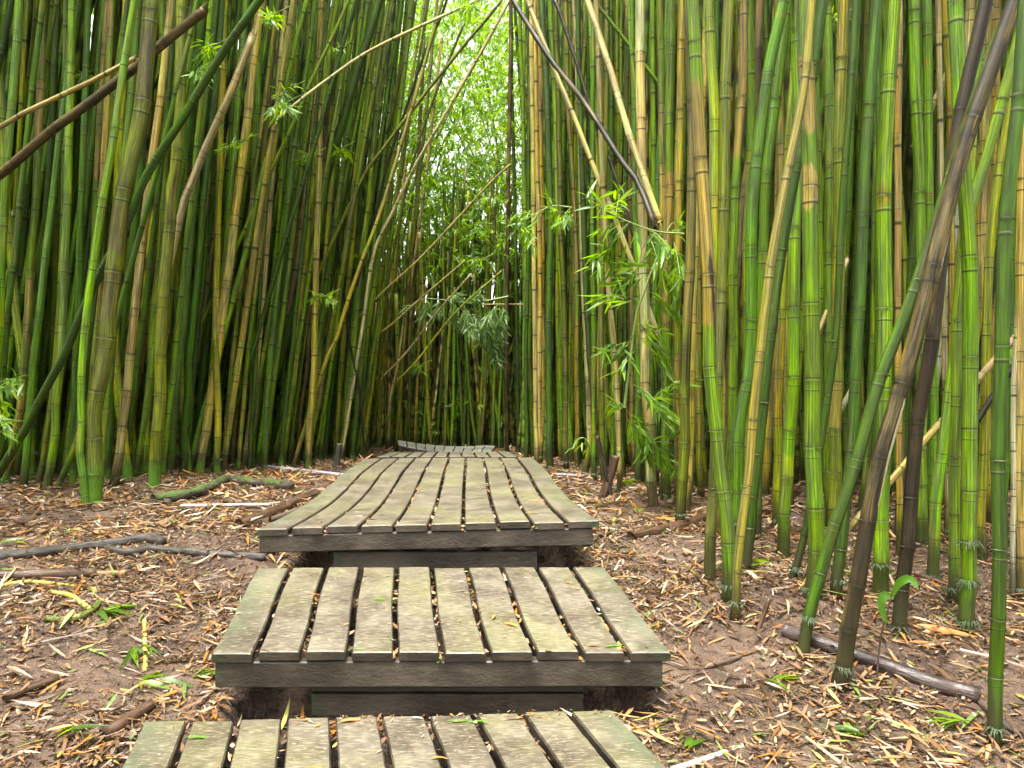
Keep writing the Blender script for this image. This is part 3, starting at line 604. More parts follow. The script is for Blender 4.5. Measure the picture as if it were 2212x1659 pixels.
idx = 0
for c in sorted(indiv, key=lambda c: -c.vis):
    idx += 1
    R = np.random.default_rng(1000+idx)
    c1, c2, pa, da = PAL[c.typ]
    sd = 5000+idx*7
    near = c.r/c.d*FPX*2 > 15
    par = np.array([np.clip(pa+R.normal(0, .07), 0, 1), np.clip(da+R.normal(0, .06), 0, 1), c.moss])
    g0 = float(ground(c.P[0, 0], c.P[0, 1])) if not c.free else -9.
    V, F, A, (nodes, path, s, rr) = culm_mesh(c.P, c.r, c.taper, jit(c1, R, .08), jit(c2, R, .08), par, sd, 16 if near else 10, 0 if near else 1, g0, c.spacing, nodes_from_base=not c.free)
    broken = c.free
    yy = HZ-(V[:, 2]-CAMZ)/V[:, 1]*FPX
    pb = np.zeros((len(V), 3))
    if c.bands is not None:
        pb[:, 0] = -.30
        for (a, b) in c.bands: pb[:, 0] = np.maximum(pb[:, 0], -.30+.55*np.clip((yy-a)/26+.5, 0, 1)*np.clip((b-yy)/26+.5, 0, 1))
    for (a, b) in (c.darks or []): pb[:, 1] = np.maximum(pb[:, 1], .62*np.clip((yy-a)/60+.5, 0, 1)*np.clip((b-yy)/60+.5, 0, 1))
    if c.extra == 'soot':
        ctr = at(path, s, np.interp(V[:, 2], path[:, 2], s)); nrm = (V-ctr)/c.r; f = np.clip((yy-560)/170, 0, 1)
        pb[:, 1] = np.maximum(pb[:, 1], 1.1*(yy > 560)*(yy < 735)*np.clip(1.4-abs(nrm @ np.array([.78, .6, 0])+.15-.7*(f-.5))*3.0, 0, 1))
    A['pb'] = pb
    o = mk('bamboo_culm' if not broken else 'leaning_culm', V, F, M_BAM, A, origin=c.P[0])
    tag(o, c.label, 'bamboo', c.group)
    c.obj = o
    if not c.free and not c.frill and c.vis > 500 and R.random() < .55: c.frill = 1
    if c.free and c.r/c.d*FPX*2 > 9:       # split fibres at the snapped ends
        for end in (0, -1):
            e = path[end]; ax = (path[1]-path[0]) if end == 0 else (path[-1]-path[-2]); ax = ax/np.linalg.norm(ax)*(-1 if end == 0 else 1)
            x_, y_ = e[0]/e[1]*FPX+CX, HZ-(e[2]-CAMZ)/e[1]*FPX
            if not (-20 < x_ < 2232 and -20 < y_ < 1680): continue
            u = np.cross([.1, 1., .2], ax); u /= np.linalg.norm(u); w_ = np.cross(ax, u); V2 = []; F2 = []; ns = 14
            for k in range(ns):
                th = 2*np.pi*k/ns; th2 = 2*np.pi*(k+1)/ns; L_ = c.r*R.uniform(.1, 2.2)*(1 if R.random() < .6 else .3)
                q0 = e-ax*.004+(u*np.cos(th)+w_*np.sin(th))*c.r*.99; q1 = e-ax*.004+(u*np.cos(th2)+w_*np.sin(th2))*c.r*.99; mid_ = (q0+q1)/2+ax*L_
                b_ = len(V2); V2 += [q0, q1, mid_+(q1-q0)*.12, mid_-(q1-q0)*.12]; F2 += [[b_, b_+1, b_+2, b_+3]]
            nv = len(V2); V2 = np.array(V2)
            mk('splintered_end', V2, np.array(F2), M_BAM, {'bc': V2*3, 'c1': np.tile(jit(c1, R, .08)*.8, (nv, 1)), 'c2': np.tile(np.array(c2)*.8, (nv, 1)), 'par': np.tile([.4, .5, 0], (nv, 1)),
               'nd': np.full(nv, .06), 'iid': np.full(nv, .5), 'pb': np.zeros((nv, 3)), 'hg': np.full(nv, 9.)}, parent=o, origin=e)
    if c.frill and not c.free:
        for k in range(min(c.frill+(c.frill > 1), len(nodes))):
            if k == 0 and c.frill == 1 and nodes[0] < .05 and len(nodes) > 1: k = 1
            ctr = at(path, s, np.array([nodes[k]]))[0]
            fv, ff = frill_mesh(ctr, None, c.r*1.03, 76 if c.frill > 1 else 60, .034 if c.frill > 1 else .024, R)
            f = mk('rootlet_collar', fv, ff, M_FRILL, None, parent=o, origin=ctr)
            tag(f, 'fringe of pale rootlets round a low joint')
    if c.extra == 'torn':      # the split bark with cream fibres
        for a0, a1, n in ((.66, 1.42, 16), (.36, .6, 9), (1.46, 1.78, 9)):
            V2 = []; F2 = []
            for i in range(n):
                q0 = R.uniform(a0, a0+(a1-a0)*.5); q1 = q0+R.uniform(.25, .55)*(a1-a0)
                th = R.normal(-.75, .22); pts = at(path, s, np.linspace(q0, q1, 6))
                for k in range(6):
                    o_ = np.array([math.cos(th)*.92+.1, math.sin(th)*.75-.2, .02]); o_ /= np.linalg.norm(o_)
                    rad = c.r*(1-.12*min(1, q0/7))*1.035+.0015*R.random(); tn = np.array([-o_[1], o_[0], 0]); w = .0034*math.sin(math.pi*(k+.4)/5.8)+.0006
                    V2 += [pts[k]+o_*rad-tn*w, pts[k]+o_*rad+tn*w]
                b = len(V2)-12
                F2 += [[b+2*k, b+2*k+1, b+2*k+3, b+2*k+2] for k in range(5)]
            f = mk('torn_bark', np.array(V2), np.array(F2), M_CREAM, None, parent=o, origin=path[0]); tag(f, 'cream fibres where the bark has split')
    if c.extra == 'soot':
        pass
    if near and c.vis > 900:   # the joints of the nearest stems, modelled as raised scars
        q = [n for n in nodes if .05 < n < 4.0]
        for n in q:
            ctr = at(path, s, np.array([n, n+.01])); ax = ctr[1]-ctr[0]; ax /= np.linalg.norm(ax)
            z = HZ-(ctr[0, 2]-CAMZ)/ctr[0, 1]*FPX
            if z < -5 or z > 1670: continue
            rl = c.r*(1-c.taper*min(1.25, n/7.))
            u = np.cross([0, 1., 0], ax); u /= np.linalg.norm(u); w = np.cross(ax, u)
            th = np.linspace(0, 2*np.pi, 18, endpoint=False)
            prof = [(-.0034, 1.00), (-.0026, 1.062), (-.0006, 1.066), (.0004, 1.00)]
            V2 = np.vstack([ctr[0]+ax*a+(u*np.cos(th)[:, None]+w*np.sin(th)[:, None])*rl*m for a, m in prof])
            F2 = [[i*18+j, i*18+(j+1) % 18, (i+1)*18+(j+1) % 18, (i+1)*18+j] for i in range(3) for j in range(18)]
            nv = len(V2); col = np.array([.11, .135, .045])*R.uniform(.6, 1.2) if c.typ not in ('darkbrown', 'brown', 'tan', 'pale', 'black') else np.array([.045, .032, .022])
            mk('joint_ring', V2, np.array(F2), M_BAM, {'bc': V2*3, 'c1': np.tile(col, (nv, 1)), 'c2': np.tile(col*1.3, (nv, 1)), 'par': np.tile([.3, .3, 0], (nv, 1)),
               'nd': np.full(nv, .06), 'iid': np.full(nv, .5), 'pb': np.zeros((nv, 3)), 'hg': np.full(nv, 9.)}, parent=o, origin=ctr[0])

def mass_object(name, cs, label):
    Vs, Fs, As, b = [], [], [], 0
    for i, c in enumerate(cs):
        R = np.random.default_rng(9000+i)
        c1, c2, pa, da = PAL[c.typ]
        V, F, A, _ = culm_mesh(c.P, c.r, c.taper, jit(c1, R), jit(c2, R), np.array([pa*.7, da, c.moss]), 20000+i*7, 8 if c.d < 8 else 6, 2, float(ground(c.P[0, 0], c.P[0, 1])))
        Vs.append(V); Fs.append(F+b); As.append(A); b += len(V)
    V = np.vstack(Vs); F = np.vstack(Fs)
    A = {k: np.concatenate([a[k] for a in As]) for k in As[0]}
    o = mk(name, V, F, M_BAM, A)
    return tag(o, label, 'bamboo', None, 'stuff')
# the grove goes on behind the viewer
back = []
for _ in range(260):
    X, Y = rng.uniform(-7, 7), rng.uniform(-6.5, -1.0)
    if abs(X+.1) < 1.5 and Y > -4: continue
    c = Culm(); z = float(ground(X, Y)); H = rng.uniform(6, 8); ax = rng.normal(0, .06)
    c.P = np.array([[X, Y, z], [X+ax*1.5, Y, z+1.5], [X+ax*3.5, Y+.05, z+3.5], [X+ax*H, Y, z+H]]); c.d = 9; c.r = rng.uniform(.028, .042); c.typ = mixpick(gL, [26, 11, 24, 20, 9, 12, 5, 5, 2.5, 1.6, .5, .4, 3]); c.taper = .35; c.moss = 0.
    back.append(c)
mass += back
if mass: mass_object('bamboo_thicket', mass, 'dense dim mass of farther bamboo stems filling the grove')

# ------------------------------------------------------------------ boardwalk
def bil(cs, u, v):
    """corners FL, FR, BR, BL -> point at u across, v away"""
    FL, FR, BR, BL = cs
    return (FL*(1-u)+FR*u)*(1-v)+(BL*(1-u)+BR*u)*v
def deck(name, label, cs, n=10, gap=.125, th=.032, wave=None, seams=(), fascia=.078, riser=None, seed=1, nseg=40, fover=-.016, mat=None):
    R = np.random.default_rng(seed)
    FL, FR, BR, BL = [np.array(c, float) for c in cs]
    root = empty(name, (FL+FR)/2); tag(root, label, 'boardwalk', 'stepped boardwalk platforms')
    Vs, Fs, bp, pid, ed, sm_ = [], [], [], [], [], []
    W = np.linalg.norm(FR-FL); L = np.linalg.norm((BL+BR)/2-(FL+FR)/2)
    pitch = 1/(n-gap); pw = pitch*(1-gap)
    up = np.cross(FR-FL, BL-FL); up /= np.linalg.norm(up)
    for i in range(n):
        u0 = i*pitch; ww = pw*R.uniform(.975, 1.01); um = u0+pw/2; dz = R.normal(0, .0018); off = R.normal(0, .002)
        c = .0045/W
        prof = [(um-ww/2+c*.2, -th), (um-ww/2, -.007), (um-ww/2+c, 0.), (um-ww*.17, .0006), (um+ww*.17, .0006), (um+ww/2-c, 0.), (um+ww/2, -.007), (um+ww/2-c*.2, -th)]
        v0 = R.normal(0, .0015)/L; vs = np.concatenate([[v0, v0+.004/L*1.], np.linspace(v0+.03/L, 1-.03/L, nseg), [s_+o_/L for s_ in seams for o_ in (-.006, 0, .006)], [1-.004/L, 1+R.normal(0, .003)/L]])
        vs = np.sort(vs); b = sum(len(x) for x in Vs); m = len(prof); V = []
        for j, v in enumerate(vs):
            endz = -.0035 if j in (0, len(vs)-1) else 0
            lat = (.003*math.sin(7*v+i*.35)+R.normal(0, .0004))/W
            for (u, z) in prof:
                p = bil((FL, FR, BR, BL), u+lat, v)+up*(z+dz+(endz if z > -.01 else 0)+(wave(v, u) if wave else 0)+.0012*math.sin(9*v+i*1.3))
                V.append(p); bp.append((u*W, v*L, z)); pid.append(i+seed*10)
                eu = min(u, 1-u); ev = min(v*L, (1-v)*L)
                ed.append(max(0, 1-eu*W/.16)); sm_.append(min([abs(v-s_)*L for s_ in seams]+[9.], key=abs) if seams else 9.)
        Vs.append(np.array(V)); k = len(vs)
        F = [[b+j*m+q, b+j*m+q+1, b+(j+1)*m+q+1, b+(j+1)*m+q] for j in range(k-1) for q in range(m-1)]
        F += [[b+j*m+m-1, b+j*m, b+(j+1)*m, b+(j+1)*m+m-1] for j in range(k-1)]
        for e in (0, (k-1)*m):
            q = [[b+e+a for a in (0, 1, 6, 7)], [b+e+a for a in (1, 2, 5, 6)], [b+e+a for a in (2, 3, 4, 5)]]
            F += [f[::-1] if e else f for f in q]
        Fs += F
    V = np.vstack(Vs); F = np.array(Fs)
    o = mk('deck', V, F, mat or M_TOP, {'bp': np.array(bp), 'pid': np.array(pid), 'ed': np.array(ed), 'seam': np.array(sm_)}, parent=root, smooth=False, origin=(FL+FR)/2)
    o.data.materials.append(M_FAS)      # sawn ends and edges of the boards are unweathered
    for pl in o.data.polygons:
        if abs(pl.normal.z) < .5: pl.material_index = 1
    def beam(pname, p0, p1, depth, height, back, label=None, mat=M_FAS, sd=0, nseg=14):
        """a squared timber from p0 to p1 (front top edge), with slightly rounded arrises"""
        p0 = np.array(p0, float); p1 = np.array(p1, float); ax = (p1-p0)/np.linalg.norm(p1-p0); LL = np.linalg.norm(p1-p0)
        bk = np.array(back, float); bk = bk-ax*np.dot(bk, ax); bk /= np.linalg.norm(bk); dn = np.array([0, 0, -1.])
        r = .004; prof = [(0, r), (r, 0), (depth-r, 0), (depth, r), (depth, height-r), (depth-r, height), (r, height), (0, height-r)]
        V = []; P = []; E = []
        for j in range(nseg+1):
            f = j/nseg
            for (a, h) in prof:
                V.append(p0+ax*LL*f+bk*a+dn*h+np.array([0, 0, .0010*math.sin(5*f*3+sd)])); P.append((f*LL+sd, a, h)); E.append(max(0, 1-min(f, 1-f)*LL/(.3 if pname == 'fascia' else .06)))
        F = [[j*8+q, j*8+(q+1) % 8, (j+1)*8+(q+1) % 8, (j+1)*8+q] for j in range(nseg) for q in range(8)]
        for e, rv in ((0, False), (nseg*8, True)):
            q = [[e+a for a in f] for f in ((0, 1, 2, 3), (0, 3, 4, 7), (4, 5, 6, 7))]
            F += [f[::-1] for f in q] if not rv else q
        ob = mk(pname, np.array(V), np.array(F), mat, {'bp': np.array(P), 'pid': np.full(len(V), 1.+sd), 'ed': np.array(E)}, parent=root, smooth=False, origin=p0)
        if label: tag(ob, label)
        return ob
    bk = (BL+BR)/2-(FL+FR)/2; bkn = bk/np.linalg.norm(bk); ax = (FR-FL)/W
    if fascia:
        ins = .010
        beam('fascia', FL+ax*ins+bkn*.004-up*(th+.003), FR-ax*.028+bkn*.004-up*(th+.003), .04, fascia, bkn, 'dark wet edge board with moss at its ends', sd=seed)
        for sgn, A_, B_ in ((1, FL, BL), (-1, FR, BR)):       # side joists running back under the boards
            p0 = A_+ax*sgn*.03+bkn*.047-up*(th+.003); p1 = B_+ax*sgn*.03-bkn*.05-up*(th+.003)
            wv = .035
            beam('side_joist', p0-np.array([0, 0, wv]), p1-np.array([0, 0, wv]), .04, fascia-.02, ax*sgn, None, sd=seed+3)
    for k, (x0, x1, zt, hh, yb) in enumerate(riser or []):
        a = world(x0, 0, FL[1]+yb); b_ = world(x1, 0, FR[1]+yb); a[2] = b_[2] = zt
        beam('riser', a, b_, .05, hh, np.array([0, 1., 0]), 'short support board stepping down under the edge', sd=seed+5+k)
    return root
def quadpx(FLp, FRp, BRp, BLp, W=1.55, WB=None):
    dF = W*FPX/(FRp[0]-FLp[0]); dB = (WB or W)*FPX/(BRp[0]-BLp[0])
    return [world(*FLp, dF), world(*FRp, dF), world(*BRp, dB), world(*BLp, dB)]
A_ = quadpx((311, 1557), (1325, 1533), (1325, 1533), (311, 1557))
aB = A_[:2]; dirA = np.array([.27, -1., -.01])
A_cs = [aB[0]+dirA*1.05, aB[1]+dirA*1.05, aB[1], aB[0]]
deck('boardwalk_platform', 'nearest grey-brown slatted platform, cut off by the bottom of the view', A_cs, seed=1, seams=(.3,), nseg=30, wave=lambda v, u: .004*math.sin(5*v), fascia=.078)
B_cs = quadpx((457, 1410), (1450, 1407), (1306, 1225), (556, 1227))
deck('boardwalk_platform', 'middle slatted platform, short and square with a fine seam across its boards', B_cs, seed=2, seams=(.365,), wave=lambda v, u: -.004*max(0, 1-abs(v-.36)/.3), fascia=.088,
     riser=[(673, 1260, CAMZ-(1482-HZ)/FPX*(B_cs[0][1]+.05), .024, .055), (673, 1259, CAMZ-(1501-HZ)/FPX*(B_cs[0][1]+.045), .075, .047)])
C_cs = quadpx((555, 1141), (1294, 1124), (1150, 986), (789, 987))
def waveC(v, u): return -.034*math.sin(math.pi*min(1, v/.62))*(1 if v < .62 else 0)+.004*math.sin(math.pi*max(0, (v-.62)/.38))-.012*v
deck('boardwalk_platform', 'long slatted platform with sagging wavy boards leading away', C_cs, seed=3, gap=.105, seams=(.22, .46, .7), nseg=70, wave=waveC, fascia=.078,
     riser=[(721, 1160, CAMZ-(1190-HZ)/FPX*(C_cs[0][1]+.05), .085, .03)])
C2 = [world(815, 986.5, 7.3), world(1118, 985.5, 7.3), world(1098, 975, 9.0), world(845, 976, 9.0)]
deck('boardwalk_platform', 'low platform showing only as a thin sliver behind the sagging one', C2, seed=4, nseg=12, fascia=.05)
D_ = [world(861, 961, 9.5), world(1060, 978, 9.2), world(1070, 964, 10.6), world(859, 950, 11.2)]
deck('boardwalk_platform', 'farthest platform, twisted with one end lifted off the ground', D_, seed=5, gap=.05, mat=M_TOP_SHEEN, nseg=12, fascia=.04, wave=lambda v, u: -.045*math.sin(math.pi*min(1, u*1.1)))

# ------------------------------------------------------------------ ground and litter
def axis(a, b, fine0, fine1, s0, s1):
    x = [a]
    while x[-1] < b:
        x.append(x[-1]+(s0 if fine0 < x[-1] < fine1 else s1))
    return np.array(x)
gx = axis(-16, 14, -4.2, 3.6, .035, .3); gy = axis(-3, 30, 1.6, 8.5, .035, .3)
GX, GY = np.meshgrid(gx, gy); GZ = ground(GX, GY)
def patchy(X, Y, s=2.3): return .5+.25*(np.sin(s*X*1.7+1.3*np.sin(Y*s))+np.sin(s*1.9*Y+1.1*np.sin(X*s*1.3)))
GZ = GZ+.010*(patchy(GX, GY, 7.)-.5)+.005*(patchy(GX+3, GY, 17.)-.5)
for cs, ins in ((A_cs, .03), (B_cs, .03), (C_cs, .05), (C2, .1), (D_, .1)):      # the soil lies lower under the boards
    FL, FR, BR, BL = cs
    t = (GY-FL[1]-.02)/(BL[1]-FL[1]); l = FL[0]+(BL[0]-FL[0])*t+ins; r = FR[0]+(BR[0]-FR[0])*t-ins
    dip = np.clip((GX-l)/.08, 0, 1)*np.clip((r-GX)/.08, 0, 1)*np.clip(t/.05, 0, 1)*np.clip((1-t)/.03, 0, 1)
    GZ = GZ-.20*dip
nx = len(gx)
ii = np.arange(len(gy)-1)[:, None]*nx+np.arange(nx-1)[None]
g = mk('ground', np.stack([GX, GY, GZ], axis=2).reshape(-1, 3), np.stack([ii, ii+1, ii+nx+1, ii+nx], axis=2).reshape(-1, 4), M_MUD)
tag(g, 'wet brown forest floor of mud', kind='structure')

def leaves(P, D, N, L, W, curl, fold, rows, col, strip=False):
    """lance-shaped leaves; arrays of base points, directions, normals, sizes"""
    P, D, N = (np.asarray(a, float) for a in (P, D, N)); n = len(P)
    D = D/np.linalg.norm(D, axis=1)[:, None]; S = np.cross(D, N); S /= np.linalg.norm(S, axis=1)[:, None]+1e-9; N = np.cross(S, D)
    prof = {0.: .10, .12: .62, .3: 1., .55: .88, .8: .46, 1.: .02}
    if strip: prof = {0.: .85, .4: 1., 1.: .7}
    tt = rows; V = []; LC = []
    for t in tt:
        w = np.interp(t, list(prof), list(prof.values()))*W/2
        c = P+D*(L*t)[:, None]-N*(curl*L*t*t)[:, None]
        up = N*(fold*w)[:, None]
        V += [c+S*w[:, None]+up, c, c-S*w[:, None]+up]
        rid = (np.arange(n) % 89)*.731
        LC += [np.stack([np.full(n, .0)+t*.0+1., np.full(n, t)+rid, rid], 1), np.stack([np.full(n, 0.), np.full(n, t)+rid, rid], 1), np.stack([np.full(n, -1.), np.full(n, t)+rid, rid], 1)]
    k = len(tt)*3
    V = np.stack(V, axis=1).reshape(-1, 3); LC = np.stack(LC, axis=1).reshape(-1, 3)
    f = []
    for r in range(len(tt)-1):
        a = r*3
        f += [[a, a+1, a+4, a+3], [a+1, a+2, a+5, a+4]]
    f = np.array(f)
    F = (np.arange(n)[:, None, None]*k+f[None]).reshape(-1, 4)
    return V, F, {'col': np.repeat(col, k, axis=0), 'lc': LC}
ROW6 = [0., .12, .3, .55, .8, 1.]; ROW4 = [0., .3, .65, 1.]; ROW3 = [0., .4, 1.]
DRYC = np.array([(.30, .165, .070), (.36, .225, .115), (.36, .135, .022), (.135, .066, .030), (.085, .045, .025), (.34, .27, .19), (.22, .125, .065), (.36, .27, .16), (.10, .17, .035), (.32, .30, .07), (.19, .10, .055), (.065, .042, .03)])
DRYP = np.array([16, 12, 10, 15, 12, 6, 14, 5, 4, 3, 12, 9.]); DRYP /= DRYP.sum()
def inside_decks(X, Y):
    m = np.zeros(len(X), bool)
    for cs in (A_cs, B_cs, C_cs, C2, D_):
        FL, FR, BR, BL = cs
        t = (Y-FL[1])/(BL[1]-FL[1]); l = FL[0]+(BL[0]-FL[0])*t; r = FR[0]+(BR[0]-FR[0])*t
        m |= (t > -.0) & (t < 1.0) & (X > l-.0) & (X < r+.0)
    return m
def scatter(n, xr, yr, lens, wfac, rows, tilt, seed, keep=None, lift=.004, strip=False, dark=1., mudmix=0.):
    R = np.random.default_rng(seed)
    X = R.uniform(*xr, n); Y = R.uniform(*yr, n)
    k = (~inside_decks(X, Y)) & (R.random(n) < np.clip(.15+1.1*patchy(X, Y, 3.1), .22, 1)) & (abs(X) < .70*Y+1.2)
    if keep is not None: k &= keep(X, Y, R)
    X, Y = X[k], Y[k]; n = len(X)
    yaw = R.uniform(0, 2*np.pi, n); pit = R.normal(0, tilt, n)
    D = np.stack([np.cos(yaw)*np.cos(pit), np.sin(yaw)*np.cos(pit), np.sin(pit)], 1)
    N = np.stack([R.normal(0, .32, n), R.normal(0, .32, n), np.ones(n)], 1)
    L = R.uniform(*lens, n); W = L*R.uniform(*wfac, n)
    z = ground(X, Y)+.010*(patchy(X, Y, 7.)-.5)+lift+abs(R.normal(0, .006, n))+np.maximum(0, -D[:, 2])*L*.8
    col = DRYC[R.choice(len(DRYC), n, p=DRYP)]*np.exp(R.normal(0, .24, (n, 1)))*.92*dark
    col = col*(1-mudmix)+np.array([.085, .052, .033])*mudmix
    return leaves(np.stack([X, Y, z], 1), D, N, L, W, R.normal(.04, .2, n), R.normal(.25, .45, n), rows, col, strip)
def join(parts):
    Vs, Fs, b = [], [], 0; As = {}
    for V, F, A in parts:
        Vs.append(V); Fs.append(F+b); b += len(V)
        for k, a in A.items(): As.setdefault(k, []).append(a)
    return np.vstack(Vs), np.vstack(Fs), {k: np.concatenate(v) for k, v in As.items()}
parts = [scatter(14500, (-3.6, 3.2), (1.9, 4.6), (.045, .13), (.08, .14), ROW6, .13, 31),
         scatter(62000, (-3.6, 3.2), (1.9, 4.6), (.008, .034), (.14, .5), ROW3, .25, 32, strip=True, dark=.85, mudmix=.35),
         scatter(24000, (-5.5, 4.5), (4.3, 8.5), (.06, .14), (.12, .2), ROW4, .15, 33),
         scatter(32000, (-5.5, 4.5), (4.3, 8.5), (.012, .045), (.2, .5), ROW3, .25, 34, strip=True, dark=.9, mudmix=.35),
         scatter(7000, (-7, 6), (8.5, 13), (.09, .2), (.13, .22), ROW3, .2, 35),
         scatter(1500, (-4.2, 3.6), (1.9, 7), (.10, .32), (.018, .05), ROW3, .08, 37, strip=True, dark=.7),
         scatter(260, (-4.2, 3.6), (1.9, 7), (.13, .24), (.09, .15), ROW6, .10, 36)]
R = np.random.default_rng(64); P = []
for c in CULMS:                      # dead leaves banked up round the feet of the stems
    if c.free or c.d > 8.5 or not (c.vis > 60): continue
    for _ in range(16 if c.d < 6 else 9):
        a = R.uniform(0, 6.28); rad_ = c.r+abs(R.normal(0, .05)); P.append((c.P[0, 0]+math.cos(a)*rad_, c.P[0, 1]+math.sin(a)*rad_, a))
for cs in (A_cs, B_cs, C_cs):        # and blown against the edges of the platforms
    FL, FR, BR, BL = cs
    for E0, E1 in ((FL, BL), (FR, BR), (FL, FR)):
        for _ in range(150):
            f = R.random(); p_ = E0*(1-f)+E1*f; P.append((p_[0]+R.normal(0, .05), p_[1]+R.normal(0, .05), R.uniform(0, 6.28)))
P = np.array(P); n = len(P); yaw = P[:, 2]+R.normal(0, 1.2, n); z = ground(P[:, 0], P[:, 1])+abs(R.normal(0, .010, n))+.004
L = R.uniform(.03, .11, n)
parts.append(leaves(np.stack([P[:, 0], P[:, 1], z], 1), np.stack([np.cos(yaw), np.sin(yaw), R.normal(0, .18, n)], 1), np.stack([R.normal(0, .35, n), R.normal(0, .35, n), np.ones(n)], 1), L, L*R.uniform(.1, .2, n),
             R.normal(.05, .2, n), R.normal(.2, .4, n), ROW4, DRYC[R.choice(len(DRYC), n, p=DRYP)]*.85))
V, F, A = join(parts)
tag(mk('leaf_litter', V, F, M_DRY, A), 'trampled litter of dead bamboo leaves and chips', 'leaf litter', None, 'stuff')
# litter caught in the slots between the boards
parts = []
R = np.random.default_rng(77)
for cs, n_ in ((A_cs, 130), (B_cs, 330), (C_cs, 650)):
    FL, FR, BR, BL = [np.array(c, float) for c in cs]
    pitch = 1/(10-.125); P = []
    for _ in range(n_):
        i = R.integers(1, 10); u = i*pitch-pitch*.0625+R.normal(0, .006); v = R.uniform(0, 1)**1.0
        if cs is not C_cs and R.random() < .45: continue
        p = bil((FL, FR, BR, BL), u, v); w = waveC(v, u) if cs is C_cs else 0
        p[2] += w-R.uniform(.012, .036); P.append(p)
    P = np.array(P); n = len(P); yaw = R.normal(math.pi/2, .5, n)
    D = np.stack([np.cos(yaw), np.sin(yaw), R.normal(0, .25, n)], 1); N = np.stack([R.normal(0, .5, n), R.normal(0, .4, n), np.ones(n)], 1)
    L = R.uniform(.02, .06, n)
    parts.append(leaves(P-D*(L/2)[:, None], D, N, L, L*R.uniform(.2, .4, n), R.normal(0, .1, n), np.zeros(n), ROW4, DRYC[R.choice(len(DRYC), n, p=DRYP)]*1.1))
V, F, A = join(parts)
tag(mk('slot_litter', V, F, M_DRY, A), 'leaf crumbs wedged in the slots between the boards', 'leaf litter', None, 'stuff')
# ------------------------------------------------------------------ roots, poles and sticks lying on the ground
def tube(name, P, r, mat, label, cat, seed=0, sides=12, rough=.12, hollow=False, group=None, step=.02, parent=None, tipr=None, joints=0):
    R = np.random.default_rng(seed+400)
    P = np.asarray(P, float); path, s = smooth_path(P, step)
    n = max(6, int(s[-1]/max(.012, step))); q = np.linspace(0, s[-1], n); C = at(path, s, q)
    T = np.gradient(C, axis=0); T /= np.linalg.norm(T, axis=1)[:, None]+1e-9
    ref = np.array([.02, .05, 1.]); U = np.cross(ref, T); U /= np.linalg.norm(U, axis=1)[:, None]+1e-9; W = np.cross(T, U)
    th = np.linspace(0, 2*np.pi, sides, endpoint=False)
    rr = np.interp(q/s[-1], [0, 1], [r, r if tipr is None else tipr])[:, None]*(1+rough*np.sin(q*23+seed)[:, None]*.5+rough*R.normal(0, .35, (n, sides)))
    if joints:
        for k in np.arange(R.uniform(.03, .1), s[-1], joints): rr *= 1+.14*np.exp(-((q-k)/.006)**2)[:, None]
    V = C[:, None]+rr[:, :, None]*(np.cos(th)[None, :, None]*U[:, None]+np.sin(th)[None, :, None]*W[:, None])
    V = V.reshape(-1, 3); bp = np.stack([np.tile(np.cos(th), n)*r*1.+seed, np.tile(np.sin(th), n)*r, np.repeat(q, sides)], 1)
    i = np.arange(n-1)[:, None]*sides; j = np.arange(sides)[None]; j2 = (j+1) % sides
    F = np.stack([i+j, i+j2, i+sides+j2, i+sides+j], 2).reshape(-1, 4)
    def cap(e, rv, V, bp, F):
        ring = V[e:e+sides]; ctr = ring.mean(0); ax = T[-1] if rv else -T[0]
        if hollow:
            inn = ctr+(ring-ctr)*.72; deep = inn-ax*r*3
            b = len(V); V = np.vstack([V, inn, deep, deep.mean(0)[None]]); bp = np.vstack([bp, np.tile(bp[e:e+1], (2*sides+1, 1))])
            f = np.vstack([np.stack([e+j[0], e+j2[0], b+j2[0], b+j[0]], 1), np.stack([b+j[0], b+j2[0], b+sides+j2[0], b+sides+j[0]], 1)])
            a = np.arange(0, sides, 2); f2 = np.stack([np.full(len(a), b+2*sides), b+sides+a, b+sides+(a+1) % sides, b+sides+(a+2) % sides], 1)
            f = np.vstack([f, f2])
        else:
            b = len(V); V = np.vstack([V, (ctr+ax*r*.25)[None]]); bp = np.vstack([bp, bp[e:e+1]])
            a = np.arange(0, sides, 2); f = np.stack([np.full(len(a), b), e+a, e+(a+1) % sides, e+(a+2) % sides], 1)
        return V, bp, np.vstack([F, f])
    V, bp, F = cap(0, False, V, bp, F); V, bp, F = cap((n-1)*sides, True, V, bp, F)
    o = mk(name, V, F, mat, {'bp': bp}, parent=parent, origin=C[0] if parent is None else tuple(parent.location))
    if label: tag(o, label, cat, group)
    return o
def lie(pts, r, dip=.35, ends=0.):
    P = []
    for i, (x, y) in enumerate(pts):
        p = on_ground(x, y+ (r*FPX/5)*.6); p[2] = ground(p[0], p[1])+r*(1-dip); P.append(p)
    return np.array(P)
def gpole(name, pts, w, mat, label, cat, seed, **k):
    d = on_ground(*pts[len(pts)//2])[1]; r = w/2/FPX*d*1.2
    lift = k.pop('lift', 0)
    P = lie(pts, r, k.pop('dip', .45)); 
    if lift: P[:, 2] += lift
    return tube(name, P, r, mat, label, cat, seed, **k)
root1 = gpole('tree_root', [(-30, 1204), (60, 1198), (130, 1190), (205, 1180), (262, 1172), (318, 1163), (352, 1172)], 19, M_ROOT, 'thick grey root snaking over the mud toward the platforms, forked into two', 'root', 1, rough=.22)
tube('root_fork', lie([(235, 1186), (262, 1194), (290, 1193), (325, 1187), (372, 1190), (430, 1196), (500, 1201), (572, 1206)], .02), .021, M_ROOT, None, None, 2, rough=.22, parent=root1)
tube('root_fork', lie([(255, 1180), (285, 1196), (312, 1205), (340, 1219)], .008), .009, M_ROOT, None, None, 3, rough=.2, parent=root1)
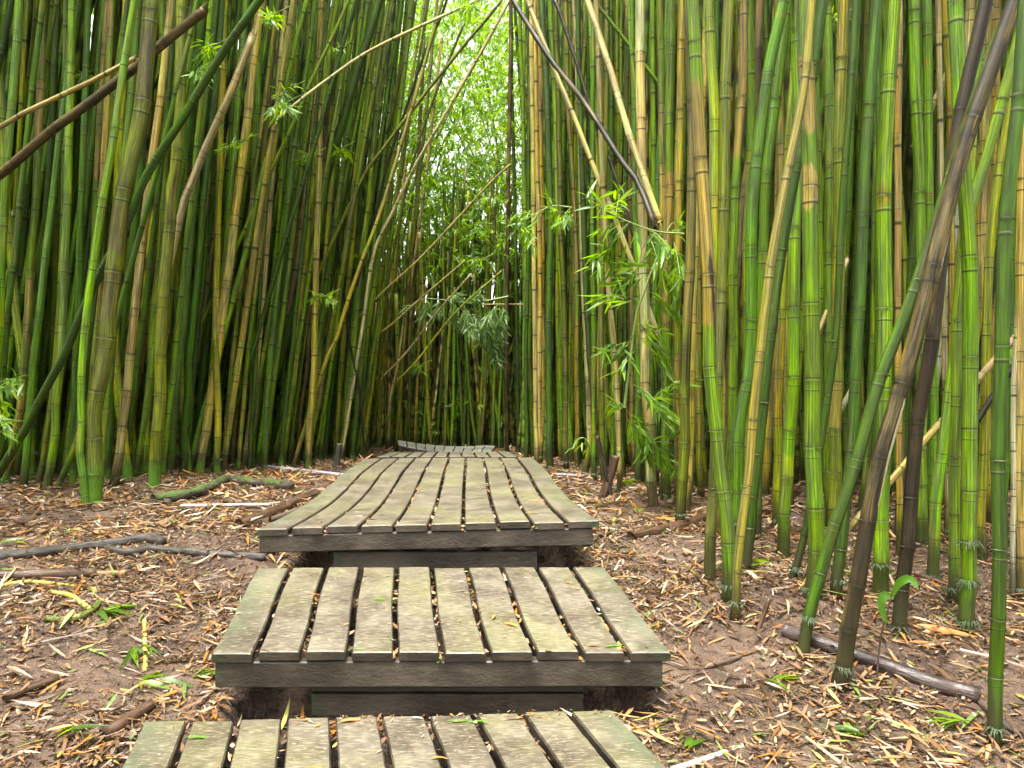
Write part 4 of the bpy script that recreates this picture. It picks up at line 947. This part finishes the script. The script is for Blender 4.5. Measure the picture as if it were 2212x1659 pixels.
gpole('tree_root', [(330, 1082), (352, 1078), (390, 1074), (430, 1064), (468, 1048), (495, 1037), (530, 1043), (575, 1046), (625, 1052)], 17, M_MOSSY, 'moss covered root arching along the ground before the leaning stand', 'root', 4, rough=.3, lift=.012)
gpole('tree_root', [(305, 1078), (312, 1066), (330, 1063), (350, 1078), (366, 1085)], 9, M_ROOT, 'small hooked grey root beside the moss covered root', 'root', 5, rough=.2)
gpole('fallen_stick', [(352, 1084), (400, 1066), (420, 1062)], 7, M_STICK, 'grey dead stick lying against the hooked root', 'stick', 6)
gpole('fallen_stick', [(388, 1099), (480, 1098), (584, 1096)], 6, M_PALE, 'straight pale pinkish peeled stick lying on the mud', 'stick', 7, rough=.04, lift=.02)
gpole('fallen_pole', [(-40, 1247), (60, 1244), (130, 1242), (206, 1239)], 20, M_BROWN, 'brown fallen culm with a split end lying under the grey root', 'fallen culm', 8, rough=.05)
gpole('culm_splinter', [(196, 1241), (232, 1239), (270, 1238)], 12, mat_wood('split_culm', (.16, .09, .035), (.42, .28, .13)), 'tan split inner shell of a culm at the brown one\'s end', 'splinter', 9, rough=.05, dip=.6)
gpole('rhizome', [(-20, 1272), (20, 1262), (62, 1257), (120, 1262), (180, 1268), (214, 1277)], 7, M_YEL, 'pale green-yellow runner curving below the brown fallen culm', 'rhizome', 10, joints=.035, rough=.1)
gpole('rhizome', [(108, 1284), (150, 1292), (180, 1312), (196, 1322)], 9, M_YEL, 'yellow-green mossy runner arching over the mud', 'rhizome', 11, joints=.04, rough=.15, lift=.01)
gpole('rhizome', [(98, 1341), (130, 1345), (165, 1340), (198, 1324), (215, 1305)], 11, mat_wood('mossy_runner', (.10, .11, .02), (.26, .26, .05), .5), 'dark green mossy runner with yellow end', 'rhizome', 12, joints=.04, rough=.15, lift=.01)
gpole('rhizome', [(312, 1341), (313, 1380), (314, 1415), (313, 1450)], 8, M_YEL, 'short yellow jointed runner lying pointed toward the viewer', 'rhizome', 13, joints=.05, rough=.06)
gpole('fallen_pole', [(222, 1592), (262, 1567), (300, 1542), (330, 1524)], 22, M_BROWN, 'short hollow brown piece of culm beside the nearest platform', 'fallen culm', 14, hollow=True, joints=.12, rough=.04)
gpole('fallen_stick', [(8, 1512), (60, 1490), (125, 1467)], 17, M_BROWN, 'brown flat slab of culm at the edge of the mud', 'stick', 15, rough=.1)
gpole('fallen_stick', [(22, 1528), (80, 1518), (136, 1499)], 14, M_STICK, 'grey weathered stick below the brown slab', 'stick', 16)
gpole('fallen_pole', [(515, 1133), (560, 1118), (610, 1098), (655, 1077), (684, 1066)], 19, M_BROWN, 'mud brown fallen culm lying against the sagging platform', 'fallen culm', 17, rough=.1)
gpole('bark_sheath', [(545, 1134), (590, 1122), (640, 1104), (672, 1088)], 12, M_STICK, 'curled dark sheath below the mud brown fallen culm', 'bark sheath', 18, rough=.1)
gpole('fallen_pole', [(545, 1003), (600, 1010), (657, 1016), (740, 1026)], 8, mat_wood('silver_culm', (.22, .20, .21), (.46, .43, .44), 0, .3), 'long silvery fallen culm lying at the feet of the leaning stand', 'fallen culm', 19, rough=.04)
gpole('fallen_pole', [(-20, 1022), (60, 1020), (150, 1022), (215, 1019)], 8, M_STICK, 'grey fallen culm behind the feet of the frayed-collar culm', 'fallen culm', 20, rough=.05)
gpole('fallen_stick', [(590, 1052), (640, 1066), (668, 1075)], 4, M_STICK, 'thin dark twig near the mud brown fallen culm', 'stick', 21)
gpole('fallen_pole', [(1362, 1160), (1420, 1147), (1480, 1131), (1540, 1113)], 17, M_BROWN, 'wet brown fallen culm at the feet of the upright stand', 'fallen culm', 22, rough=.06)
gpole('fallen_pole', [(1192, 1024), (1240, 1026), (1300, 1031)], 6, mat_wood('silver_culm_b', (.20, .19, .20), (.42, .40, .41), 0, .3), 'silvery fallen culm behind the corner of the sagging platform', 'fallen culm', 23, rough=.05)
gpole('fallen_pole', [(1694, 1364), (1750, 1385), (1804, 1404), (1860, 1424), (1914, 1443), (2015, 1479), (2070, 1494), (2116, 1508)], 28, mat_wood('dark_fallen_culm', (.026, .018, .015), (.085, .058, .048), 0, .26), 'long dark glossy fallen culm lying behind the torn culm\'s foot', 'fallen culm', 24, rough=.05, hollow=True, joints=.35)
gpole('fallen_stick', [(1600, 1606), (1650, 1592), (1708, 1575)], 7, M_STICK, 'dark straight stick on the mud beside the nearest platform', 'stick', 25)
gpole('fallen_stick', [(1440, 1668), (1520, 1642), (1604, 1612)], 10, M_PALE, 'pinkish stick at the bottom edge of the view', 'stick', 26)
gpole('fallen_stick', [(1378, 1240), (1440, 1262), (1500, 1290), (1545, 1318)], 9, M_STICK, 'brown stick angled away from the middle platform', 'stick', 27)
gpole('fallen_stick', [(1465, 1246), (1500, 1222), (1525, 1204)], 8, M_STICK, 'dark stick lying in front of the olive culms', 'stick', 28)
gpole('fallen_stick', [(1455, 1465), (1530, 1442), (1600, 1420)], 6, M_STICK, 'thin dark stick pointing at the middle platform', 'stick', 29)
gpole('fallen_stick', [(2080, 1468), (2130, 1530), (2190, 1580), (2225, 1600)], 12, M_STICK, 'grey stick by the nearest dark green culm', 'stick', 30)
gpole('fallen_stick', [(1975, 1240), (2040, 1262), (2078, 1275)], 9, M_BROWN, 'brown stick behind the rootlet-skirted culm', 'stick', 31)
def upright(name, x, y, x2, y2, w, mat, label, cat, seed, **k):
    p = on_ground(x, y); q = world(x2, y2, p[1]+.02); p[2] -= .03
    return tube(name, [p, (p+q)/2+np.array([.004, 0, 0]), q], w/2/FPX*p[1], mat, label, cat, seed, **k)
upright('culm_stub', 1628, 1367, 1662, 1292, 10, M_BROWN, 'small brown stub sticking slantwise out of the mud', 'stub', 41)
upright('culm_stub', 1322, 1072, 1290, 942, 9, mat_wood('charred', (.014, .012, .010), (.05, .04, .03), 0, .4), 'charred broken stub slanting out behind the sagging platform', 'stub', 42)
upright('culm_stub', 1300, 1074, 1330, 985, 20, M_BROWN, 'thick dark brown rotten stub beside the charred one', 'stub', 43, hollow=True)
upright('culm_stub', 497, 995, 480, 955, 9, M_STICK, 'short grey stub tilted among the mossy feet', 'stub', 44)
upright('culm_stub', 724, 1010, 733, 958, 14, mat_wood('dark_stub', (.03, .028, .02), (.08, .075, .05)), 'short hollow cut stub at the end of the leaning stand', 'stub', 45, hollow=True)

# ------------------------------------------------------------------ leafy branches
LIVE = np.array([(.075, .18, .012), (.115, .25, .014), (.16, .30, .018), (.05, .13, .014), (.20, .32, .022)])
def spray_leaves(P, D, R, size, rows, wf=(.13, .17), fan=.9, droop=.35, n=6, pale=0.):
    """leaves fanned at each twig tip P pointing along D"""
    m = len(P)
    Pr = np.repeat(P, n, 0)+R.normal(0, size*.10, (m*n, 3)); Dr = np.repeat(D, n, 0)+R.normal(0, fan*.55, (m*n, 3))
    Dr[:, 2] -= droop*R.uniform(.2, 1.6, m*n)
    N = R.normal(0, .55, (m*n, 3))+np.array([0, -.15, 1.])
    L = size*R.uniform(.55, 1.2, m*n)
    col = LIVE[R.choice(5, m*n, p=[.26, .30, .20, .14, .10])]*np.exp(R.normal(0, .15, (m*n, 1)))
    if pale: col = col*(1-pale)+np.array([.20, .30, .14])*pale
    return leaves(Pr, Dr, N, L, L*R.uniform(*wf, m*n), R.uniform(.0, .4, m*n), R.uniform(.1, .5, m*n), rows, col)
def branch(label, pts, d, twigs, seed, size=.15, n=6, w=6, dtop=0., stem=True, group='leafy bamboo branches', pale=0.):
    """a leafy branch: a stem through picture points at depth d, with side twigs ((x, y, dx, dy) in picture units) ending in fans of leaves"""
    R = np.random.default_rng(seed)
    P = np.array([world(x, y, d+dtop*i/max(1, len(pts)-1)) for i, (x, y) in enumerate(pts)])
    root = tube('leafy_branch', P, w/2/FPX*d, M_TWIG, label, 'leafy branch', seed, sides=8, rough=.03, joints=.16, tipr=w/2/FPX*d*.45, group=group)
    Ps, Ds = [], []
    tw = []
    for (x, y, x2, y2) in twigs:
        a = world(x, y, d+R.normal(0, .03)); b = world(x2, y2, d+R.normal(0, .16)); m = (a+b)/2+np.array([0, 0, .02])
        tw.append([a, m, b])
        L = np.linalg.norm(b-a); k = max(2, int(L/.05))
        for f in np.linspace(.3, 1, k):
            Ps.append(a*(1-f)+b*f); Ds.append((b-a)/L*1.0+R.normal(0, .25, 3))
    for i, t3 in enumerate(tw):
        tube('twig', np.array(t3), .0022, M_TWIG, None, None, seed+i, sides=6, rough=.02, parent=root)
    V, F, A = spray_leaves(np.array(Ps), np.array(Ds), R, size, ROW6, n=n, pale=pale)
    mk('leaves', V, F, M_LEAF, A, parent=root, origin=tuple(root.location))
    return root
branch('long arching pale green branch with drooping glossy leaves hanging beside the pale straw culm',
       [(1349, 881), (1361, 780), (1374, 681), (1388, 640), (1402, 600), (1418, 560), (1440, 520)], 4.95,
       [(1349, 881, 1330, 872), (1352, 884, 1385, 920), (1356, 890, 1400, 980), (1385, 925, 1420, 965), (1365, 830, 1420, 870), (1395, 850, 1450, 900), (1368, 740, 1310, 760), (1372, 700, 1420, 720), (1376, 690, 1440, 800),
                            (1392, 625, 1450, 670), (1400, 600, 1345, 605), (1410, 580, 1300, 570), (1420, 560, 1458, 640), (1385, 650, 1300, 640), (1436, 520, 1465, 575), (1370, 760, 1335, 800), (1400, 870, 1462, 830), (1380, 930, 1455, 1010), (1440, 960, 1462, 925)], 501, size=.155, n=5, w=7)
branch('bright leafy side branch at eye level in front of the leaning pale culms', [(1478, 505), (1420, 500), (1360, 480), (1310, 455), (1265, 425)], 4.8,
       [(1420, 500, 1405, 530), (1380, 487, 1370, 520), (1350, 477, 1300, 500), (1330, 465, 1340, 420), (1310, 455, 1270, 425), (1400, 497, 1440, 530), (1440, 500, 1462, 480), (1300, 450, 1325, 440), (1360, 480, 1290, 560), (1400, 510, 1420, 560), (1455, 520, 1470, 600)], 502, size=.15, n=5, w=4)
branch('bright yellow-green leafy twig at the edge of the path opening', [(1235, 448), (1195, 445), (1160, 460), (1115, 488)], 5.6,
       [(1235, 448, 1215, 478), (1195, 445, 1180, 425), (1170, 455, 1150, 480), (1140, 470, 1110, 500), (1195, 445, 1205, 470), (1150, 465, 1120, 465), (1125, 485, 1150, 520)], 503, size=.13, n=4, w=3)
branch('small sprig of pale leaves low beside the charred stub', [(1272, 955), (1262, 946), (1250, 945)], 6.0, [(1262, 946, 1242, 960), (1262, 946, 1266, 972)], 504, size=.13, n=2, w=2)
branch('glossy leafy sprig poking in at the edge of view by the leaning stand', [(-30, 860), (0, 835), (20, 822)], 4.6,
       [(-10, 840, 30, 818), (0, 835, 45, 830), (-10, 850, 15, 890), (-20, 880, 10, 930), (-15, 870, 28, 945)], 505, size=.12, n=3, w=4)
branch('pale leafy arch of foliage hanging over the end of the path', [(1100, 640), (1060, 648), (1020, 655), (975, 650), (925, 645), (905, 650)], 9.6,
       [(905, 650, 885, 662), (925, 645, 915, 672), (950, 648, 945, 675), (985, 650, 980, 690), (1010, 655, 1005, 700), (1030, 655, 1035, 720), (1050, 650, 1060, 740), (1070, 648, 1080, 770), (1085, 645, 1085, 715), (960, 648, 985, 640), (1000, 652, 1030, 640), (1075, 660, 1050, 690), (1040, 660, 1070, 780), (1020, 655, 1045, 740), (1000, 652, 1020, 720)], 506, size=.16, n=11, w=4, pale=.6)
k = 0
SPR = [(455, 100, 6.0, 'in front of the orange leaning culm, high up'), (432, 145, 6.2, 'hanging low of two beside the dark slanting green culm'), (608, 225, 6.6, 'against the thick dark leaner'), (625, 190, 7.2, 'tucked behind the thick dark leaner'),
       (700, 640, 7.4, 'at half height on the yellow corner culm'), (590, 30, 6.4, 'at the top of the orange leaning culm'), (670, 335, 7.6, 'drooping between the yellow corner culm and the pinkish one'),
       (505, 310, 6.8, 'in a dark gap beside the upright yellow-green culm'), (735, 320, 8.0, 'over the pinkish culm leaning by the path'), (725, 105, 7.8, 'high before the bright opening'),
       (1040, 560, 9.6, 'above the far leafy arch'), (905, 790, 9.8, 'low in the far clearing'), (1795, 40, 5.2, 'high between upright green culms'), (2150, 745, 4.2, 'low behind the nearest dark green culm'), (1010, 15, 6.5, 'hanging from the top of the view over the path'), (180, 160, 6.6, 'behind the thin broken culm')]
for x, y, d, where in SPR:
    R = np.random.default_rng(600+k)
    tws = [(x, y, x+R.uniform(-1, 1)*150/d, y+R.uniform(-.2, 1)*130/d) for _ in range(5)]
    branch('small tuft of green leaves '+where, [(x+260/d, y-120/d), (x+120/d, y-50/d), (x, y)], d, tws, 600+k, size=.13, n=3, w=2.2); k += 1

# fresh green sprigs and single leaves on the ground, the seedling
def ground_sprig(x, y, label, seed, n=6, size=.10, yaw0=None, greens=True):
    R = np.random.default_rng(seed); p = on_ground(x, y); n_ = n
    a0 = R.uniform(0, 6.28) if yaw0 is None else yaw0
    yaw = a0+R.normal(0, .7, n_); D = np.stack([np.cos(yaw), np.sin(yaw), R.uniform(.0, .35, n_)], 1)
    P = p+np.stack([np.cos(a0)*R.uniform(-.05, .05, n_), np.sin(a0)*R.uniform(-.05, .05, n_), np.full(n_, .018)], 1)
    N = np.stack([R.normal(0, .4, n_), R.normal(0, .4, n_), np.ones(n_)], 1); L = size*R.uniform(.7, 1.25, n_)
    col = LIVE[R.integers(0, 5, n_)]*.8
    V, F, A = leaves(P, D, N, L, L*R.uniform(.13, .19, n_), R.uniform(.2, .5, n_), R.uniform(.1, .5, n_), ROW6, col)
    o = mk('leaf_sprig', V, F, M_LEAF, A, origin=p); tag(o, label, 'leaf sprig', 'fresh green leaves fallen on the mud')
for i, (x, y, t, n, yw) in enumerate([(290, 1410, 'broken green sprig with hanging leaves by the mossy runner', 8, -1.2), (230, 1330, 'pale green sprig lying on the dark green mossy runner', 8, .2), (325, 1480, 'green leaf pair under the yellow runner pointing at the viewer', 5, .5),
        (455, 1470, 'green leaves tucked at the corner of the middle platform', 7, 2.4), (345, 1610, 'green sprig beside the hollow brown piece of culm', 6, 3.4), (110, 1600, 'trailing green leaf at the edge of the mud', 4, .6),
        (15, 1180, 'bright green blades lying on the thick grey root', 3, .1), (325, 1055, 'green leaf by the small hooked root', 3, 1.), (560, 1048, 'green leaf stuck on the moss covered root', 3, 3.), (1620, 1225, 'fresh green sprig between the feet of upright culms', 6, 1.),
        (1840, 1590, 'green sprig in the trampled corner beneath the dark fallen culm', 8, 2.2), (2090, 1570, 'pale green sprig beside the nearest dark green culm', 6, 2.8), (1660, 1475, 'thin green blades on bare mud near the dark fallen culm', 4, .4), (1530, 1230, 'yellow-green blade near the dark stick', 3, 1.2),
        (1370, 1110, 'small green leaves behind the sagging platform corner', 5, .8), (1480, 1620, 'green leaf tuft near the pinkish stick', 4, 1.3), (1345, 1045, 'grey-green leaf tuft at the foot of the tan culm', 5, .3)]):
    ground_sprig(x, y, t, 700+i, n, .13, yw)
# the seedling with one curled strap leaf
p = on_ground(1893, 1473); q = world(1902, 1380, p[1]+.0); t_ = world(1926, 1288, p[1]+.0)
sd = tube('seedling', [p-np.array([0, 0, .02]), q, t_], .0035, M_STICK, 'seedling with a curled bright green strap leaf before the black-footed culm', 'seedling', 61, sides=8, rough=.05)
rowsS = []
mid = [world(*a, p[1]+o) for a, o in (((1926, 1290), 0), ((1938, 1262), -.01), ((1958, 1249), -.015), ((1972, 1255), -.02), ((1982, 1272), -.03))]
def strap(mid, w, name, col):
    mid = np.array(mid); path, s = smooth_path(mid, .01); q = np.linspace(0, s[-1], 12); C = at(path, s, q); T = np.gradient(C, axis=0); T /= np.linalg.norm(T, axis=1)[:, None]
    S = np.cross(T, np.array([.25, -1., .35])); S /= np.linalg.norm(S, axis=1)[:, None]; f = q/s[-1]; ww = w*np.sin(np.pi*np.clip(f*.92+.06, 0, 1))**.7
    V = np.stack([C+S*ww[:, None]+np.array([0, -.004, 0]), C, C-S*ww[:, None]+np.array([0, -.006, 0])], 1).reshape(-1, 3)
    F = np.array([f_ for i in range(11) for f_ in ([3*i, 3*i+1, 3*i+4, 3*i+3], [3*i+1, 3*i+2, 3*i+5, 3*i+4])])
    mk(name, V, F, M_LEAF, {'col': np.tile(col, (len(V), 1)), 'lc': np.tile([0., 0., 0.], (len(V), 1))}, parent=sd, origin=tuple(sd.location))
strap(mid, .016, 'leaf', (.08, .27, .02))
strap([world(*a, p[1]+o) for a, o in (((1926, 1290), 0), ((1912, 1284), -.02), ((1902, 1300), -.03), ((1908, 1330), -.03), ((1915, 1345), -.03))], .017, 'leaf', (.07, .22, .02))

# single dead leaves on the boards
DEAD = [(B_cs, .19, .62, 'orange', .2, 'orange leaf sliver across the first slots of the middle platform'), (B_cs, .11, .02, 'orange', 2.6, 'orange leaf overhanging the near corner of the middle platform'), (B_cs, .66, .28, 'orange', 2.4, 'orange leaf slanting over a slot of the middle platform'),
        (B_cs, .37, .55, 'green', .1, 'thin green leaf blade in the middle of the middle platform'), (B_cs, .31, .86, 'brown', .5, 'small dark brown leaf near the back of the middle platform'), (B_cs, .58, .78, 'white', .1, 'whitish chip on the middle platform'), (B_cs, .89, .05, 'green', .3, 'yellow-green blade at the near outer corner of the middle platform'),
        (B_cs, .84, .05, 'brown', .0, 'dark sliver near the green blade on the middle platform'), (B_cs, .64, .36, 'yellow', 1.4, 'small yellow leaf on the middle platform'), (B_cs, .93, .3, 'white', .1, 'pale splinter on the outer board of the middle platform'),
        (C_cs, .165, .05, 'orange', 1.6, 'upright orange leaf at the front of the sagging platform'), (C_cs, .33, .06, 'orange', .1, 'orange leaf over a slot at the front of the sagging platform'), (C_cs, .83, .10, 'yellow', .3, 'curved yellow leaf on the sagging platform'), (C_cs, .42, .2, 'orange', .1, 'orange streak of leaf halfway along the sagging platform'),
        (C_cs, .87, .25, 'orange', .0, 'orange leaf on the outer boards of the sagging platform'), (C_cs, .27, .1, 'white', .0, 'pale sliver on the sagging platform'), (A_cs, .45, .97, 'orange', .3, 'orange-brown leaf at the back of the nearest platform'), (A_cs, .80, .80, 'brown', 1.2, 'tan curled leaf on the nearest platform'),
        (A_cs, .60, .72, 'orange', .1, 'orange leaf across a slot of the nearest platform'), (A_cs, .70, .94, 'green', 2.9, 'bright green leaf lying at the back of the nearest platform'), (A_cs, .67, .95, 'green', .2, 'second green leaf at the back of the nearest platform'), (A_cs, .78, .955, 'brown', .2, 'reddish brown leaves gathered at the back of the nearest platform'),
        (A_cs, .37, .68, 'orange', .0, 'thin orange leaf vein near the front of the nearest platform'), (A_cs, .13, .88, 'green', .1, 'thin green blade on the second board of the nearest platform'), (A_cs, .82, .97, 'brown', .1, 'brown leaf at the outer back corner of the nearest platform'), (A_cs, .58, .97, 'white', .1, 'whitish leaf at the back of the nearest platform')]
DC = {'orange': (.48, .17, .03), 'green': (.12, .30, .03), 'brown': (.17, .085, .045), 'white': (.55, .52, .44), 'yellow': (.52, .30, .05)}
for i, (cs, u, v, cn, yw, t) in enumerate(DEAD):
    R = np.random.default_rng(800+i)
    p = bil([np.array(c, float) for c in cs], u, v); p[2] += .006+(waveC(v, u) if cs is C_cs else 0)
    L = R.uniform(.06, .12) if cn not in ('white', 'brown') else R.uniform(.03, .07)
    D = np.array([[math.cos(yw), math.sin(yw), .08]])
    V, F, A = leaves(p[None]-D*L/2, D, np.array([[R.normal(0, .2), R.normal(0, .2), 1.]]), np.array([L]), np.array([L*R.uniform(.10, .2)]), np.array([.25]), np.array([.4]), ROW6, np.array([DC[cn]]))
    tag(mk('fallen_leaf', V, F, M_DRY if cn != 'green' else M_LEAF, A, origin=p), t, 'leaf', 'leaves fallen on the boards')
# crumbs strewn over the boards
parts = []; R = np.random.default_rng(91)
for cs, n_ in ((A_cs, 130), (B_cs, 120), (C_cs, 180)):
    c4 = [np.array(c, float) for c in cs]; P = []
    for _ in range(n_):
        u, v = R.random(), R.random()
        if cs is A_cs and R.random() < .5: v = 1-abs(R.normal(0, .03)); u = R.uniform(.3, 1)
        p = bil(c4, u, v); p[2] += .004+(waveC(v, u) if cs is C_cs else 0); P.append(p)
    P = np.array(P); n = len(P); yaw = R.uniform(0, 6.28, n)
    L = R.uniform(.006, .03, n)
    parts.append(leaves(P, np.stack([np.cos(yaw), np.sin(yaw), np.zeros(n)+.05], 1), np.stack([R.normal(0, .2, n), R.normal(0, .2, n), np.ones(n)], 1), L, L*R.uniform(.12, .4, n), np.zeros(n)+.1, np.zeros(n), ROW3, DRYC[R.choice(len(DRYC), n, p=DRYP)]*1.2))
V, F, A = join(parts)
tag(mk('board_crumbs', V, F, M_DRY, A), 'tiny leaf crumbs scattered over the boards', 'leaf litter', None, 'stuff')

# ------------------------------------------------------------------ foliage
def cloud(centers, R, per, size, spread, n=6, rows=ROW3, droop=.55, wf=(.13, .2), pale=0.):
    m = len(centers)
    P = np.repeat(centers, per, 0)+R.normal(0, 1, (m*per, 3))*np.array(spread)
    th = R.uniform(0, 6.28, m*per); D = np.stack([np.cos(th), np.sin(th), R.normal(-.1, .3, m*per)], 1)
    return spray_leaves(P, D, R, size, rows, n=n, droop=droop, wf=wf, pale=pale)
R = np.random.default_rng(55)
def px_centers(n, xr, yr, dr, hole=True):
    out = []
    while len(out) < n:
        x, y, d = R.uniform(*xr), R.uniform(*yr), R.uniform(*dr)
        if hole:
            e = ((x-1003)/38)**2+((y-120)/100)**2; e2 = ((x-968)/24)**2+((y-300)/110)**2
            if (e < 1 or e2 < 1) and R.random() < .5: continue
        out.append(world(x, y, d))
    return np.array(out)
parts = [cloud(px_centers(1250, (825, 1120), (-40, 600), (12.8, 20)), R, 6, .17, (.30, .4, .16)),
         cloud(px_centers(260, (890, 1120), (40, 640), (12.6, 14.5)), R, 5, .15, (.22, .3, .12)),
         cloud(px_centers(190, (690, 880), (-40, 520), (12, 16)), R, 5, .15, (.25, .35, .13)),
         cloud(px_centers(190, (1090, 1320), (-100, 560), (10, 16), False), R, 5, .16, (.25, .4, .15)),
         cloud(px_centers(80, (560, 760), (-50, 700), (9, 13), False), R, 4, .15, (.2, .3, .12)),
         cloud(px_centers(14, (880, 1090), (740, 960), (10.8, 12.5), False), R, 3, .14, (.2, .3, .1))]
for (x, y, rx, ry, n_) in ((1045, 450, 50, 95, 26), (930, 430, 60, 55, 16), (1030, 230, 55, 90, 22), (880, 150, 60, 110, 18), (780, 110, 70, 110, 16), (985, 560, 60, 40, 10), (1000, 30, 60, 40, 10), (760, 330, 60, 60, 8)):
    cs_ = np.array([world(x+R.normal(0, rx*.6), y+R.normal(0, ry*.6), R.uniform(11.3, 12.6)) for _ in range(n_)])
    parts.append(cloud(cs_, R, 4, .16, (.17, .2, .07), n=6, rows=ROW4, droop=.7))
V, F, A = join(parts)
tag(mk('hanging_foliage', V, F, M_LEAF, A), 'bright backlit bamboo foliage filling the end of the path', 'foliage', None, 'stuff')
# the crowns overhead, open above the path, and the far side of the grove
def crowns(n, xr, yr, zr, test):
    out = []
    while len(out) < n:
        X, Y, Z = R.uniform(*xr), R.uniform(*yr), R.uniform(*zr)
        if test(X, Y): out.append((X, Y, Z))
    return np.array(out)
parts = [cloud(crowns(420, (-8, -1), (-1, 13), (4.6, 8.2), lambda X, Y: X < min(np.interp(Y, LY, LX), -2.6)-.6-(2.2 if Y > 7 else 0)), R, 5, .22, (.5, .5, .3), n=5, wf=(.16, .24)),
         cloud(crowns(400, (.4, 7), (-1, 13), (4.6, 8.2), lambda X, Y: X > max(1.3, np.interp(Y, RY, RX))+.8+(1.8 if Y > 7 else 0)), R, 5, .22, (.5, .5, .3), n=5, wf=(.16, .24)),
         cloud(crowns(230, (-6, 5), (14, 19), (3.5, 8.), lambda X, Y: abs(X+1.3) > 3.), R, 5, .22, (.5, .5, .3), n=5, wf=(.16, .24)),
         cloud(crowns(300, (6.2, 9), (2, 16), (.2, 6), lambda X, Y: True), R, 5, .25, (.4, .5, .3), n=5, wf=(.18, .26)),
         cloud(crowns(300, (-11, -7.2), (2, 17), (.2, 6.5), lambda X, Y: True), R, 5, .25, (.4, .5, .3), n=5, wf=(.18, .26)),
         cloud(crowns(240, (-7, 7), (-7, -2.), (.2, 8), lambda X, Y: abs(X) > 1.6 or Y < -4.5), R, 5, .24, (.5, .4, .35), n=5, wf=(.17, .25)),
         cloud(crowns(240, (-7, 6.5), (18, 22), (-.2, 3.6), lambda X, Y: True), R, 5, .25, (.5, .5, .3), n=5, wf=(.18, .26))]
V, F, A = join(parts)
tag(mk('bamboo_crowns', V, F, M_LEAF, A), 'leafy crowns of the grove closing over the stands', 'foliage', None, 'stuff')

# ------------------------------------------------------------------ sky, sun, camera
w = bpy.data.worlds.new('World'); sc.world = w; w.use_nodes = True
nt = w.node_tree; bg = nt.nodes['Background']
EL, AZ = math.radians(73), math.radians(205)
sky = nt.nodes.new('ShaderNodeTexSky'); sky.sky_type = 'NISHITA'; sky.sun_disc = False; sky.sun_elevation = EL; sky.sun_rotation = AZ
sky.air_density = 1.; sky.dust_density = 4.; sky.ozone_density = 1.
hs = nt.nodes.new('ShaderNodeHueSaturation'); hs.inputs['Saturation'].default_value = .10
nt.links.new(sky.outputs[0], hs.inputs['Color']); nt.links.new(hs.outputs[0], bg.inputs[0]); bg.inputs[1].default_value = .15
sl = bpy.data.lights.new('sun', 'SUN'); sl.energy = 1.5; sl.angle = math.radians(14); sl.color = (1, .95, .86)
so = bpy.data.objects.new('sun', sl); COL.objects.link(so)
from mathutils import Vector
dv = Vector((math.sin(AZ)*math.cos(EL), math.cos(AZ)*math.cos(EL), math.sin(EL)))   # towards the sun
so.rotation_euler = dv.to_track_quat('Z', 'Y').to_euler(); so.location = (0, 8, 14)
cam = bpy.data.cameras.new('camera'); co = bpy.data.objects.new('camera', cam); COL.objects.link(co); sc.camera = co
co.location = (0, 0, CAMZ); co.rotation_euler = (math.radians(90), 0, 0)
cam.sensor_width = 36; cam.lens = FPX/2212*36; cam.clip_start = .05; cam.clip_end = 300
sc.view_settings.view_transform = 'Standard'; sc.view_settings.look = 'None'; sc.view_settings.exposure = 2.65; sc.view_settings.gamma = 1; sc.view_settings.use_curve_mapping = False
sc.cycles.use_denoising = True
sc.cycles.max_bounces = 8; sc.cycles.diffuse_bounces = 4; sc.cycles.glossy_bounces = 3; sc.cycles.transmission_bounces = 4; sc.cycles.transparent_max_bounces = 4
sc.cycles.use_adaptive_sampling = True; sc.cycles.adaptive_threshold = .02
